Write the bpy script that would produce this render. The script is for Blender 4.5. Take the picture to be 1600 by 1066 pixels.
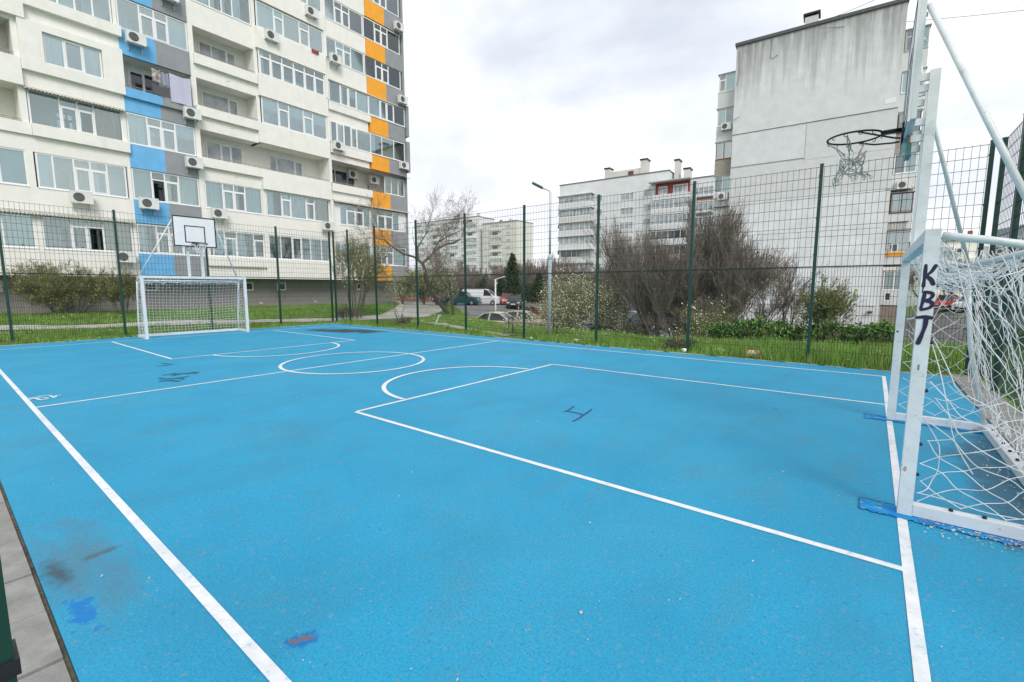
import bpy, math, random
import numpy as np
from mathutils import Matrix, Vector
R = math.radians
for o in list(bpy.data.objects): bpy.data.objects.remove(o)
S = bpy.context.scene
C = S.collection

# ------------------------------------------------------------------ camera
cam_d = bpy.data.cameras.new('camera'); cam = bpy.data.objects.new('camera', cam_d); C.objects.link(cam)
cam_d.sensor_width = 36.0; cam_d.lens = 713.83 / 1600 * 36.0
cam_d.clip_start = 0.05; cam_d.clip_end = 2000
_r = Vector((0.7872, 0.6167, -0.0009)); _u = Vector((-0.0711, 0.0921, 0.9932)); _f = Vector((-0.6126, 0.7818, -0.1163))
M = Matrix((_r, _u, -_f)).transposed().to_4x4(); M.translation = Vector((18.805, -11.126, 1.693))
cam.matrix_world = M
S.camera = cam

# ------------------------------------------------------------------ world, sun, exposure
SUN = Vector((0.80, -0.52, 0.85)).normalized()
W = bpy.data.worlds.new('World'); S.world = W; W.use_nodes = True
nt = W.node_tree; N = nt.nodes; L = nt.links; N.clear()
out = N.new('ShaderNodeOutputWorld'); bg = N.new('ShaderNodeBackground'); bg.inputs['Strength'].default_value = 0.10
sky = N.new('ShaderNodeTexSky'); sky.sky_type = 'NISHITA'; sky.sun_disc = False
sky.sun_elevation = math.asin(SUN.z); sky.sun_rotation = math.atan2(SUN.x, SUN.y)
tc = N.new('ShaderNodeTexCoord'); mp = N.new('ShaderNodeMapping'); mp.inputs['Scale'].default_value = (1, 1, 2.0)
mp.inputs['Location'].default_value = (0.35, 0.1, 0.2)
n1 = N.new('ShaderNodeTexNoise'); n1.inputs['Scale'].default_value = 1.9; n1.inputs['Detail'].default_value = 7; n1.inputs['Roughness'].default_value = .52; n1.inputs['Distortion'].default_value = .4
n2 = N.new('ShaderNodeTexNoise'); n2.inputs['Scale'].default_value = 2.6; n2.inputs['Detail'].default_value = 5; n2.inputs['Roughness'].default_value = .5
r1 = N.new('ShaderNodeValToRGB'); r1.color_ramp.elements[0].position = .36; r1.color_ramp.elements[0].color = (.72, .72, .72, 1); r1.color_ramp.elements[1].position = .52; r1.color_ramp.elements[1].color = (1, 1, 1, 1)
r2 = N.new('ShaderNodeValToRGB'); e = r2.color_ramp.elements
e[0].position = .36; e[0].color = (6.2, 6.5, 7.15, 1); e[1].position = .60; e[1].color = (8.1, 8.3, 8.5, 1)
mx = N.new('ShaderNodeMixRGB')
L.new(tc.outputs['Generated'], mp.inputs['Vector']); L.new(mp.outputs[0], n1.inputs['Vector']); L.new(mp.outputs[0], n2.inputs['Vector'])
L.new(n1.outputs['Fac'], r1.inputs[0]); L.new(n2.outputs['Fac'], r2.inputs[0])
L.new(r1.outputs[0], mx.inputs[0]); L.new(sky.outputs[0], mx.inputs[1]); L.new(r2.outputs[0], mx.inputs[2])
L.new(mx.outputs[0], bg.inputs['Color']); L.new(bg.outputs[0], out.inputs[0])
sd = bpy.data.lights.new('sun', 'SUN'); sd.energy = 1.5; sd.angle = R(24); sd.color = (1, .965, .91)
so = bpy.data.objects.new('sun', sd); C.objects.link(so); so.rotation_euler = SUN.to_track_quat('Z', 'Y').to_euler(); so.location = (30, -30, 40)
S.view_settings.view_transform = 'Standard'; S.view_settings.look = 'None'; S.view_settings.exposure = 0.5; S.view_settings.gamma = 1
S.render.engine = 'CYCLES'
S.cycles.transparent_max_bounces = 24; S.cycles.max_bounces = 8

# ------------------------------------------------------------------ mesh helpers
class MB:
    def __init__(s): s.v = []; s.f = []; s.m = []; s.n = 0; s.cm = 0
    def add(s, v, f):
        v = np.asarray(v, float).reshape(-1, 3); f = np.asarray(f, int)
        s.v.append(v); s.f.append(f + s.n); s.m.append(np.full(len(f), s.cm)); s.n += len(v); return s
    def box(s, x0, x1, y0, y1, z0, z1):
        if x1 < x0: x0, x1 = x1, x0
        if y1 < y0: y0, y1 = y1, y0
        if z1 < z0: z0, z1 = z1, z0
        v = [(x, y, z) for z in (z0, z1) for y in (y0, y1) for x in (x0, x1)]
        return s.add(v, [(0, 2, 3, 1), (4, 5, 7, 6), (0, 1, 5, 4), (2, 6, 7, 3), (0, 4, 6, 2), (1, 3, 7, 5)])
    def bar(s, a, b, w, h, up=(0, 0, 1)):       # box beam from a to b
        a = np.array(a, float); b = np.array(b, float); d = b - a; d /= np.linalg.norm(d)
        x = np.cross(d, up)
        if np.linalg.norm(x) < 1e-4: x = np.cross(d, (1, 0, 0))
        x /= np.linalg.norm(x); y = np.cross(x, d)
        v = []
        for p in (a, b):
            for sx, sy in ((-1, -1), (1, -1), (1, 1), (-1, 1)): v.append(p + x * w / 2 * sx + y * h / 2 * sy)
        return s.add(v, [(0, 1, 2, 3), (7, 6, 5, 4), (0, 4, 5, 1), (1, 5, 6, 2), (2, 6, 7, 3), (3, 7, 4, 0)])
    def tube(s, pts, r, n=8, cap=True):         # swept polyline
        pts = np.asarray(pts, float); k = len(pts); r = np.broadcast_to(np.asarray(r, float), (k,))
        t = np.gradient(pts, axis=0); t /= np.linalg.norm(t, axis=1)[:, None] + 1e-12
        ref = np.array((0, 0, 1.)) if abs(t[:, 2]).mean() < .8 else np.array((1., 0, 0))
        x = np.cross(t, ref); x /= np.linalg.norm(x, axis=1)[:, None] + 1e-12; y = np.cross(x, t)
        an = np.arange(n) * 2 * np.pi / n
        v = pts[:, None] + r[:, None, None] * (x[:, None] * np.cos(an)[None, :, None] + y[:, None] * np.sin(an)[None, :, None])
        i = np.arange(k - 1)[:, None] * n; j = np.arange(n)[None]; jn = (j + 1) % n
        f = np.stack([i + j, i + n + j, i + n + jn, i + jn], -1).reshape(-1, 4)
        s.add(v.reshape(-1, 3), f)
        if cap and n == 4:
            b0 = s.n - k * n
            s.f.append(np.array([[b0, b0 + 1, b0 + 2, b0 + 3], [s.n - 1, s.n - 2, s.n - 3, s.n - 4]])); s.m.append(np.full(2, s.cm))
        elif cap:
            c0 = s.n; e0 = s.n - n; b0 = s.n - k * n
            s.add([pts[0], pts[-1]], np.zeros((0, 4), int))
            f = [(c0, b0 + q, b0 + (q + 1) % n, c0) for q in range(n)] + [(c0 + 1, e0 + (q + 1) % n, e0 + q, c0 + 1) for q in range(n)]
            s.f.append(np.array([(a, b, c_, -1) for a, b, c_, _ in f])); s.m.append(np.full(len(f), s.cm))
        return s
    def segs(s, P0, P1, r0, r1, n=3):           # many separate tapered tubes
        P0 = np.asarray(P0, float); P1 = np.asarray(P1, float); k = len(P0)
        if k == 0: return s
        r0 = np.broadcast_to(np.asarray(r0, float), (k,)); r1 = np.broadcast_to(np.asarray(r1, float), (k,))
        t = P1 - P0; t /= np.linalg.norm(t, axis=1)[:, None] + 1e-12
        ref = np.where(np.abs(t[:, 2:3]) < .9, np.array([[0, 0, 1.]]), np.array([[1., 0, 0]]))
        x = np.cross(t, ref); x /= np.linalg.norm(x, axis=1)[:, None] + 1e-12; y = np.cross(x, t)
        an = np.arange(n) * 2 * np.pi / n
        ring = x[:, None] * np.cos(an)[None, :, None] + y[:, None] * np.sin(an)[None, :, None]
        v = np.concatenate([P0[:, None] + ring * r0[:, None, None], P1[:, None] + ring * r1[:, None, None]], 1)
        i = np.arange(k)[:, None] * 2 * n; j = np.arange(n)[None]; jn = (j + 1) % n
        f = np.stack([i + j, i + jn, i + n + jn, i + n + j], -1).reshape(-1, 4)
        return s.add(v.reshape(-1, 3), f)
    def lathe(s, prof, c, n=20, axis='z'):
        k = len(prof); an = np.arange(n) * 2 * np.pi / n; v = []
        for rr, h in prof:
            for a in an:
                p = (rr * math.cos(a), rr * math.sin(a), h)
                if axis == 'y': p = (p[0], p[2], p[1])
                if axis == 'x': p = (p[2], p[0], p[1])
                v.append((p[0] + c[0], p[1] + c[1], p[2] + c[2]))
        f = [(i * n + j, i * n + (j + 1) % n, (i + 1) * n + (j + 1) % n, (i + 1) * n + j) for i in range(k - 1) for j in range(n)]
        return s.add(v, f)
    def quads(s, cen, ax, ay):                  # many quads: centre, half axes
        v = np.stack([cen - ax - ay, cen + ax - ay, cen + ax + ay, cen - ax + ay], 1); k = len(cen)
        return s.add(v.reshape(-1, 3), np.arange(k * 4).reshape(-1, 4))
    def mesh(s, name, mats, smooth=False):
        v = np.concatenate(s.v); mi = np.concatenate([m_ for m_ in s.m if len(m_)])
        fl = [f for f in s.f if len(f)]
        f = np.concatenate([np.pad(q, ((0, 0), (0, 4 - q.shape[1])), constant_values=-1) if q.shape[1] < 4 else q for q in fl])
        cnt = (f >= 0).sum(1); idx = f[f >= 0]
        me = bpy.data.meshes.new(name)
        me.vertices.add(len(v)); me.vertices.foreach_set('co', v.ravel())
        me.loops.add(len(idx)); me.loops.foreach_set('vertex_index', idx.astype(np.int32))
        me.polygons.add(len(f)); st = np.concatenate([[0], np.cumsum(cnt)[:-1]])
        me.polygons.foreach_set('loop_start', st.astype(np.int32))
        for m_ in (mats if isinstance(mats, (list, tuple)) else [mats]): me.materials.append(m_)
        me.polygons.foreach_set('material_index', mi.astype(np.int32))
        me.update(calc_edges=True); me.validate()
        me.shade_smooth() if smooth else me.shade_flat()
        return me
def obj(name, mb, mats, parent=None, smooth=False, label=None):
    o = bpy.data.objects.new(name, mb.mesh(name, mats, smooth)); C.objects.link(o)
    if parent is not None: o.parent = parent
    if label: o['label'] = label
    return o
def tag(o, label, cat, group=None):
    o['label'] = label; o['category'] = cat
    if group: o['group'] = group
    return o
def thing(name, label, cat, loc=(0, 0, 0), rz=0., group=None):
    o = bpy.data.objects.new(name, None); C.objects.link(o); o.location = loc; o.rotation_euler = (0, 0, rz)
    return tag(o, label, cat, group)
def struct(name, mb, mats, kind='structure', smooth=False):
    o = obj(name, mb, mats, None, smooth); o['kind'] = kind; return o
def copy_thing(t, loc, rz, label, group=None):
    n = t.copy(); C.objects.link(n); n.location = loc; n.rotation_euler = (0, 0, rz); n['label'] = label
    if group: n['group'] = group
    for c in t.children:
        d = c.copy(); C.objects.link(d); d.parent = n
        for g in c.children:
            h = g.copy(); C.objects.link(h); h.parent = d
    return n

# ------------------------------------------------------------------ materials
def mat(name, col, rough=.6, var=0., scale=8., metal=0., bump=0., bscale=40., spec=.5, stretch=(1, 1, 1), detail=5, col2=None, lo=.35, hi=.65, coord='Object'):
    m = bpy.data.materials.new(name); m.use_nodes = True; t = m.node_tree; b = t.nodes['Principled BSDF']
    b.inputs['Roughness'].default_value = rough; b.inputs['Metallic'].default_value = metal; b.inputs['Specular IOR Level'].default_value = spec
    b.inputs['Base Color'].default_value = (*col, 1)
    if var or col2 or bump:
        co = t.nodes.new('ShaderNodeTexCoord'); ma = t.nodes.new('ShaderNodeMapping'); ma.inputs['Scale'].default_value = stretch
        t.links.new(co.outputs[coord], ma.inputs[0])
    if var or col2:
        no = t.nodes.new('ShaderNodeTexNoise'); no.inputs['Scale'].default_value = scale; no.inputs['Detail'].default_value = detail; no.inputs['Roughness'].default_value = .6
        ra = t.nodes.new('ShaderNodeValToRGB'); a = ra.color_ramp.elements
        c2 = col2 if col2 else tuple(min(1, c * (1 + var)) for c in col); c1 = col if col2 else tuple(c * (1 - var) for c in col)
        a[0].position = lo; a[0].color = (*c1, 1); a[1].position = hi; a[1].color = (*c2, 1)
        t.links.new(ma.outputs[0], no.inputs['Vector']); t.links.new(no.outputs['Fac'], ra.inputs[0]); t.links.new(ra.outputs[0], b.inputs['Base Color'])
    if bump:
        nb = t.nodes.new('ShaderNodeTexNoise'); nb.inputs['Scale'].default_value = bscale; nb.inputs['Detail'].default_value = 4
        bu = t.nodes.new('ShaderNodeBump'); bu.inputs['Strength'].default_value = bump; bu.inputs['Distance'].default_value = .02
        t.links.new(ma.outputs[0], nb.inputs['Vector']); t.links.new(nb.outputs['Fac'], bu.inputs['Height']); t.links.new(bu.outputs[0], b.inputs['Normal'])
    return m
def layer(m, col, scale, lo, hi, stretch=(1, 1, 1), amount=1., detail=6, zfade=None, ell=None, loc=(0, 0, 0), rough=.6):
    """lays a second noise-masked colour over a material's base colour (wear, stains, flecks)"""
    t = m.node_tree; b = t.nodes['Principled BSDF']; inp = b.inputs['Base Color']
    co = t.nodes.new('ShaderNodeTexCoord'); ma = t.nodes.new('ShaderNodeMapping'); ma.inputs['Scale'].default_value = stretch; ma.inputs['Location'].default_value = loc
    no = t.nodes.new('ShaderNodeTexNoise'); no.inputs['Scale'].default_value = scale; no.inputs['Detail'].default_value = detail; no.inputs['Roughness'].default_value = rough
    mr = t.nodes.new('ShaderNodeMapRange'); mr.inputs[1].default_value = lo; mr.inputs[2].default_value = hi; mr.inputs[4].default_value = amount
    mi = t.nodes.new('ShaderNodeMixRGB'); mi.inputs[2].default_value = (*col, 1)
    t.links.new(co.outputs['Object'], ma.inputs[0]); t.links.new(ma.outputs[0], no.inputs['Vector'])
    fac = no.outputs['Fac']
    def math_(op, x, y):
        q = t.nodes.new('ShaderNodeMath'); q.operation = op
        for k, w in ((0, x), (1, y)):
            if isinstance(w, (int, float)): q.inputs[k].default_value = w
            else: t.links.new(w, q.inputs[k])
        return q.outputs[0]
    if zfade or ell:
        sp = t.nodes.new('ShaderNodeSeparateXYZ'); t.links.new(co.outputs['Object'], sp.inputs[0])
    if zfade:       # (z low, z high): mask grows upwards
        g = math_('MULTIPLY', math_('SUBTRACT', sp.outputs[2], zfade[0]), zfade[2] / (zfade[1] - zfade[0]))
        fac = math_('ADD', fac, g)
    if ell:         # patch with a shape of its own: centre, radii, rotation
        cx, cy, rx, ry, ro = ell
        dx = math_('SUBTRACT', sp.outputs[0], cx); dy = math_('SUBTRACT', sp.outputs[1], cy); ca, sa = math.cos(ro), math.sin(ro)
        u = math_('MULTIPLY', math_('ADD', math_('MULTIPLY', dx, ca), math_('MULTIPLY', dy, sa)), 1 / rx)
        v = math_('MULTIPLY', math_('SUBTRACT', math_('MULTIPLY', dy, ca), math_('MULTIPLY', dx, sa)), 1 / ry)
        d = math_('SQRT', math_('ADD', math_('MULTIPLY', u, u), math_('MULTIPLY', v, v)), 0)
        fac = math_('SUBTRACT', math_('MULTIPLY', fac, 1.6), math_('MULTIPLY', d, .8))
    t.links.new(fac, mr.inputs[0]); t.links.new(mr.outputs[0], mi.inputs[0])
    if inp.links: t.links.new(inp.links[0].from_socket, mi.inputs[1])
    else: mi.inputs[1].default_value = inp.default_value
    t.links.new(mi.outputs[0], inp)
    return m

COURT = mat('court_blue', (.016, .312, .515), .62, var=.07, scale=.9, bump=.35, bscale=260, detail=9, spec=.3)
layer(COURT, (.04, .35, .53), .55, .46, .70, amount=.7)
layer(COURT, (.03, .245, .38), 1.3, .50, .72, stretch=(1, .5, 1), amount=.6, loc=(3, 1, 0), detail=9)
layer(COURT, (.075, .25, .34), 2.9, .54, .70, stretch=(1, .4, 1), amount=.45, loc=(9, 4, 0), detail=9)
layer(COURT, (.012, .20, .41), 75, .46, .60, amount=.6, detail=4, loc=(1, 2, 0), rough=.7)
layer(COURT, (.07, .38, .58), 95, .54, .64, amount=.4, detail=4, loc=(4, 9, 0), rough=.7)
layer(COURT, (.14, .32, .42), 22, .58, .70, amount=.5, detail=8)
layer(COURT, (.02, .13, .26), 34, .62, .68, amount=.6, loc=(5, 2, 0))
layer(COURT, (.36, .22, .16), 44, .655, .67, amount=.7, detail=4, loc=(2, 7, 0), rough=.55)
layer(COURT, (.34, .23, .17), 7.5, .675, .69, amount=.65, detail=9, loc=(2, 7, 0), rough=.65)
layer(COURT, (.004, .16, .48), 2.6, .68, .72, amount=.75, loc=(8, 3, 0), detail=9, rough=.65)
layer(COURT, (.035, .04, .045), 2.2, .0, .25, ell=(2.6, -1.0, 2.0, .75, .35), amount=.9, stretch=(1, .5, 1))
layer(COURT, (.10, .15, .18), 4.0, .05, .6, ell=(15.05, -10.68, 1.0, .26, .0), amount=.5, stretch=(.6, 1.6, 1), detail=9)
layer(COURT, (.045, .06, .065), 12.0, .0, .75, ell=(15.1, -10.80, .27, .085, .1), amount=.85, detail=9)
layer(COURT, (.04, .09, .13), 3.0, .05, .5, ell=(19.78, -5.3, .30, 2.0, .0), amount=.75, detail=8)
layer(COURT, (.07, .10, .12), 16.0, .25, .6, ell=(15.02, -10.59, .07, .17, .1), amount=.7, detail=9)
layer(COURT, (.004, .17, .50), 13.0, .52, .60, ell=(15.65, -10.77, .50, .15, .0), amount=.85, detail=10, rough=.75)
layer(COURT, (.004, .14, .44), 14.0, .35, .48, ell=(16.75, -10.16, .16, .08, .9), amount=.9, detail=9, rough=.7)
layer(COURT, (.16, .13, .12), 34.0, .5, .58, ell=(16.75, -10.155, .14, .06, .9), amount=.9, rough=.7)
layer(COURT, (.004, .12, .48), 6.0, .12, .2, ell=(18.95, -9.45, .22, .05, -.5), amount=.9)
LINE = mat('line_white', (.70, .72, .74), .65, var=.08, scale=9); layer(LINE, (.20, .42, .58), 14, .56, .68, amount=.7, detail=9, rough=.7); layer(LINE, (.40, .48, .54), 2.2, .48, .66, amount=.5, detail=8); layer(LINE, (.45, .44, .42), 90, .60, .70, amount=.5)
PATCH = mat('repair_blue', (.003, .19, .52), .7, var=.12, scale=10, spec=.25); layer(PATCH, (.012, .30, .55), 5, .48, .62, amount=.8, detail=9, stretch=(1, 1.6, 1)); layer(PATCH, (.5, .42, .33), 11, .60, .65, amount=.9, detail=9, stretch=(1, 3, 1))
PAVE = mat('concrete_tile', (.25, .25, .235), .85, var=.18, scale=5, bump=.3, bscale=60); layer(PAVE, (.12, .12, .115), 3, .55, .75, amount=.7); layer(PAVE, (.1, .1, .1), 70, .62, .7, amount=.5)
SOIL = mat('joint_soil', (.10, .085, .06), .95, var=.3, scale=20)
EDGE = mat('edge_gravel', (.36, .31, .25), .95, var=.35, scale=30, bump=.6, bscale=60)
GROUND = mat('grass_ground', (.075, .15, .03), .95, col2=(.13, .22, .045), scale=1.3, bump=.5, bscale=30); layer(GROUND, (.17, .12, .075), .6, .56, .7, amount=.6)
ASPH = mat('asphalt', (.16, .155, .15), .9, var=.2, scale=2)
CONC = mat('path_concrete', (.42, .405, .37), .9, var=.12, scale=2.5, bump=.2)
WHITE = mat('white_paint', (.67, .705, .72), .38, var=.07, scale=6); layer(WHITE, (.46, .46, .44), 7, .56, .70, amount=.45, detail=9); layer(WHITE, (.28, .27, .25), 30, .64, .70, amount=.5, detail=6)
layer(WHITE, (.25, .10, .04), 14, .68, .71, amount=.7, loc=(4, 1, 2))
GREEN = mat('fence_green', (.004, .042, .030), .4, var=.1, scale=4)
WIRE = mat('wire_green', (.008, .036, .034), .4, var=.1, scale=4)
BLACK = mat('black_paint', (.012, .012, .016), .4, var=.2)
INK = mat('spray_ink', (.012, .010, .045), .5, var=.3, scale=20)
INKG = mat('faded_ink', (.02, .06, .15), .7, var=.4, scale=15)
INKS = mat('smudged_ink', (.012, .12, .22), .7, var=.3, scale=25)
CHALK = mat('chalk_scrawl', (.55, .68, .76), .8, var=.1)
TEAL = mat('teal_steel', (.13, .28, .28), .5, var=.2, scale=12); layer(TEAL, (.25, .09, .03), 10, .6, .7, amount=.8)
ORANGEST = mat('rust', (.30, .10, .03), .8, var=.4, scale=30)
CORD = mat('net_cord', (.72, .73, .74), .8, var=.1, scale=30)
CREAM = mat('cream_render', (.82, .798, .75), .85, var=.035, scale=2.2, bump=.12, bscale=50); layer(CREAM, (.60, .58, .53), 1.6, .55, .78, amount=.32, stretch=(2.2, 2.2, .3), detail=8)
BLUEP = mat('blue_render', (.155, .435, .75), .8, var=.07, scale=2, bump=.1, bscale=50)
GREYP = mat('grey_render', (.285, .295, .315), .85, var=.06, scale=2, bump=.1, bscale=50)
ORANGE = mat('orange_render', (.86, .37, .035), .8, var=.06, scale=2, bump=.1, bscale=50)
RIB = mat('ribbed_concrete', (.27, .25, .235), .9, var=.10, scale=3, stretch=(6, 6, .5), bump=.4, bscale=9); layer(RIB, (.42, .41, .40), 2, .6, .7, amount=.4)
PVC = mat('pvc_white', (.82, .82, .82), .35, var=.02)
ALUM = mat('old_frame', (.48, .47, .45), .5, var=.1)
BROWNF = mat('brown_frame', (.13, .05, .03), .6, var=.2)
def glass_mat(name, tint, refl):
    m = bpy.data.materials.new(name); m.use_nodes = True; t = m.node_tree; t.nodes.clear()
    o = t.nodes.new('ShaderNodeOutputMaterial'); a = t.nodes.new('ShaderNodeBsdfTransparent'); a.inputs[0].default_value = (*tint, 1)
    g = t.nodes.new('ShaderNodeBsdfGlossy'); g.inputs['Roughness'].default_value = .03; g.inputs['Color'].default_value = (.92, 1, .98, 1)
    lw = t.nodes.new('ShaderNodeFresnel'); lw.inputs[0].default_value = 1.5
    ad = t.nodes.new('ShaderNodeMath'); ad.operation = 'ADD'; ad.inputs[1].default_value = refl
    mi = t.nodes.new('ShaderNodeMixShader')
    t.links.new(lw.outputs[0], ad.inputs[0]); t.links.new(ad.outputs[0], mi.inputs[0]); t.links.new(a.outputs[0], mi.inputs[1]); t.links.new(g.outputs[0], mi.inputs[2]); t.links.new(mi.outputs[0], o.inputs[0])
    return m
GLASS2 = glass_mat('bright_pane_glass', (.88, .95, .96), .22)
GLASS = glass_mat('pane_glass', (.92, .97, .98), .11)
DARKGL = mat('dark_pane', (.035, .045, .055), .06, var=.4, scale=1.5, spec=.9)
FARGL = mat('far_pane', (.20, .24, .28), .12, col2=(.46, .49, .51), scale=.9, spec=.8)
SHEER = mat('sheer_curtain', (.86, .88, .88), .9, var=.06, scale=14, stretch=(8, 1, .3))
BEIGE = mat('beige_curtain', (.60, .49, .36), .9, var=.1, scale=14, stretch=(8, 1, .3))
BLIND = mat('pale_blind', (.62, .74, .76), .8, var=.08, scale=30, stretch=(.1, 1, 1))
ROOM = mat('balcony_plaster', (.76, .75, .72), .9, var=.08, scale=2)
ACW = mat('ac_white', (.70, .70, .68), .5, var=.05, scale=4)
ACD = mat('ac_grille', (.13, .13, .13), .5, var=.2, scale=30)
STEEL = mat('galv_steel', (.50, .52, .53), .45, var=.1, scale=8, metal=.4)
RAIL = mat('rail_metal', (.30, .28, .25), .6, var=.2)
CANOPY = mat('corrugated_canopy', (.42, .41, .36), .7, var=.25, scale=9)
REDC = mat('brown_red_canopy', (.10, .035, .03), .6, var=.25, scale=8)

# ------------------------------------------------------------------ terrain
def sm(a, b, x): q = np.clip((x - a) / (b - a), 0, 1); return q * q * (3 - 2 * q)
def zg(x, y):
    x = np.asarray(x, float); y = np.asarray(y, float)
    left = .42 * sm(2.2, 9, -x) * (1 - sm(14, 24, y))
    yc = np.interp(x, [-30, -14, -9, -5, -2.4, -.5, 4.6, 8.2, 12.7, 15, 20, 40], [27, 20, 15.5, 12, 9.7, 8.2, 5.9, 4.7, 3.9, 5.0, 7.0, 7.5])
    rt = 1 - sm(20, 25, x)
    lot = -.45 - .70 * sm(-15, -6, x) * rt - .75 * sm(-4, 8, x) * rt - 1.1 * sm(8, 15, x) * rt
    drop = sm(0, 1, (y - yc) / (3.0 + 7.0 * sm(9, 15, x)))
    und = .05 * np.sin(x * .9 + 1) * np.sin(y * 1.1) * sm(1.6, 4, np.maximum(y, -x - .6))
    z = left * (1 - drop) + lot * drop + und - .03
    hill = .4 * sm(55, 110, y) * sm(10, 40, x)
    return z + hill
def drape(xs, ys, dz):
    X, Y = np.meshgrid(xs, ys); Z = zg(X, Y) + dz
    nx, ny = len(xs), len(ys); v = np.stack([X, Y, Z], -1).reshape(-1, 3)
    i, j = np.meshgrid(np.arange(nx - 1), np.arange(ny - 1)); a = (j * nx + i).ravel()
    return v, np.stack([a, a + 1, a + nx + 1, a + nx], -1)
xs = np.concatenate([np.linspace(-900, -70, 18), np.linspace(-60, 60, 161), np.linspace(70, 900, 18)])
ys = np.concatenate([np.linspace(-400, -24, 12), np.linspace(-20, 100, 161), np.linspace(110, 1400, 24)])
g = MB(); g.add(*drape(xs, ys, 0)); struct('ground', g, GROUND, smooth=True)
def ribbon(name, pts, width, dz, m, step=.5, wob=0.):
    pts = np.array(pts, float); d = np.concatenate([[0], np.cumsum(np.linalg.norm(np.diff(pts[:, :2], axis=0), axis=1))])
    s_ = np.linspace(0, d[-1], max(2, int(d[-1] / step))); w = np.interp(s_, d, width if np.ndim(width) else np.full(len(pts), width))
    p = np.stack([np.interp(s_, d, pts[:, k]) for k in (0, 1)], -1); k_ = 5
    pp = np.pad(p, ((k_, k_), (0, 0)), 'edge'); p = np.stack([np.convolve(pp[:, q], np.ones(2 * k_ + 1) / (2 * k_ + 1), 'valid') for q in (0, 1)], -1)
    t = np.gradient(p, axis=0); t /= np.linalg.norm(t, axis=1)[:, None]; nn = np.stack([-t[:, 1], t[:, 0]], -1)
    rg = np.random.RandomState(5); cols = []
    for u in np.linspace(-.5, .5, 7):
        q = p + nn * (u * w + (wob * rg.randn(len(p)) if abs(u) == .5 else 0))[:, None]; cols.append(np.concatenate([q, (zg(q[:, 0], q[:, 1]) + dz)[:, None]], 1))
    v = np.stack(cols, 1); n_ = 7; k2 = len(p)
    i = np.arange(k2 - 1)[:, None] * n_; j = np.arange(n_ - 1)[None]
    b = MB().add(v.reshape(-1, 3), np.stack([i + j, i + j + 1, i + n_ + j + 1, i + n_ + j], -1).reshape(-1, 4))
    return struct(name, b, m, smooth=True)
PATH = [(-6.6, -16), (-6.0, -10), (-5.2, -5), (-4.3, -1.2), (-3.3, 2.2), (-2.2, 5.0), (-4.6, 8.6), (-9, 13), (-15, 17), (-30, 25)]
ribbon('path', PATH, [1.1, 1.1, 1.1, 1.2, 1.6, 2.6, 3.2, 3.4, 3.6, 3.6], .03, CONC, wob=.03)
KERB = [(-1.2, 4.3), (1.5, 4.0), (3.7, 3.35), (5.6, 2.5), (7.6, 1.75), (9.2, 1.5)]
ribbon('footpath', KERB, .5, .035, CONC, .3, .05)
ribbon('dirt_track', [(-3.4, 9.6), (-.8, 8.4), (2.5, 6.4), (6, 4.6), (9.5, 3.3)], .45, .02, mat('trodden_soil', (.20, .15, .10), .95, var=.3, scale=6), .3, .08)
lot = MB(); lot.add(*drape(np.linspace(-70, 60, 131), np.linspace(13, 62, 60), .03))
lv = lot.v[0]; keep = []
yc_ = np.interp(lv[:, 0], [-70, -40, -22, -6, -.5, 4.6, 8.2, 12.7, 15, 20, 60], [40, 34, 26, 16.0, 12.2, 10.2, 9.4, 10.5, 13, 15, 16])
ok = lv[:, 1] > yc_; f_ = lot.f[0]; lot.f[0] = f_[ok[f_].all(1)]; lot.m[0] = np.zeros(len(lot.f[0]), int)
struct('parking_lot', lot, ASPH, smooth=True)

# ------------------------------------------------------------------ court surface and markings
LX, YN, BD, BW, RC, MY = 19.097, -10.335, 5.749, 2.473, 1.546, -5.168
b = MB(); b.box(-1.25, 20.08, -10.87, .76, -.06, 0); struct('court', b, COURT)
rg = np.random.RandomState(3)
def rough_strip(p0, p1, w, z):
    n_ = 140; t = np.linspace(0, 1, n_)[:, None]; p0 = np.array(p0); p1 = np.array(p1); p = p0 + (p1 - p0) * t; nn = np.array([-(p1 - p0)[1], (p1 - p0)[0]]); nn = nn / np.linalg.norm(nn)
    a = p - nn * (.03 + .07 * rg.rand(n_, 1)); c = p + nn * (w + .2 * rg.rand(n_, 1))
    v = np.concatenate([np.c_[a, np.full(n_, z)], np.c_[c, np.full(n_, z - .025)]]); i = np.arange(n_ - 1)
    return MB().add(v, np.stack([i, i + 1, i + n_ + 1, i + n_], -1))
e_ = rough_strip((20.1, .78), (-1.5, .78), -.12, .006); e2 = rough_strip((-1.27, .8), (-1.27, -11), -.12, .006)
e_.add(e2.v[0], e2.f[0]); struct('gravel_edge', e_, EDGE)
ln = MB()
Z1 = .004
def sheet(mb, x0, x1, y0, y1, z=Z1): mb.add([(x0, y0, z), (x1, y0, z), (x1, y1, z), (x0, y1, z)], [(0, 1, 2, 3)])
w = .029
sheet(ln, -w, LX + w, YN - w, YN + w); sheet(ln, -w, LX + w, -w, w)
sheet(ln, -w, w, YN + w, -w); sheet(ln, LX - w, LX + w, YN + w, -w)
sheet(ln, LX / 2 - w, LX / 2 + w, YN + w, -w)
for x0, x1, xe in ((w, BD, BD), (LX - BD, LX - w, LX - BD)):
    sheet(ln, x0, x1, MY - BW - w, MY - BW + w); sheet(ln, x0, x1, MY + BW - w, MY + BW + w)
    sheet(ln, xe - w, xe + w, MY - BW + w, MY + BW - w)
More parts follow.
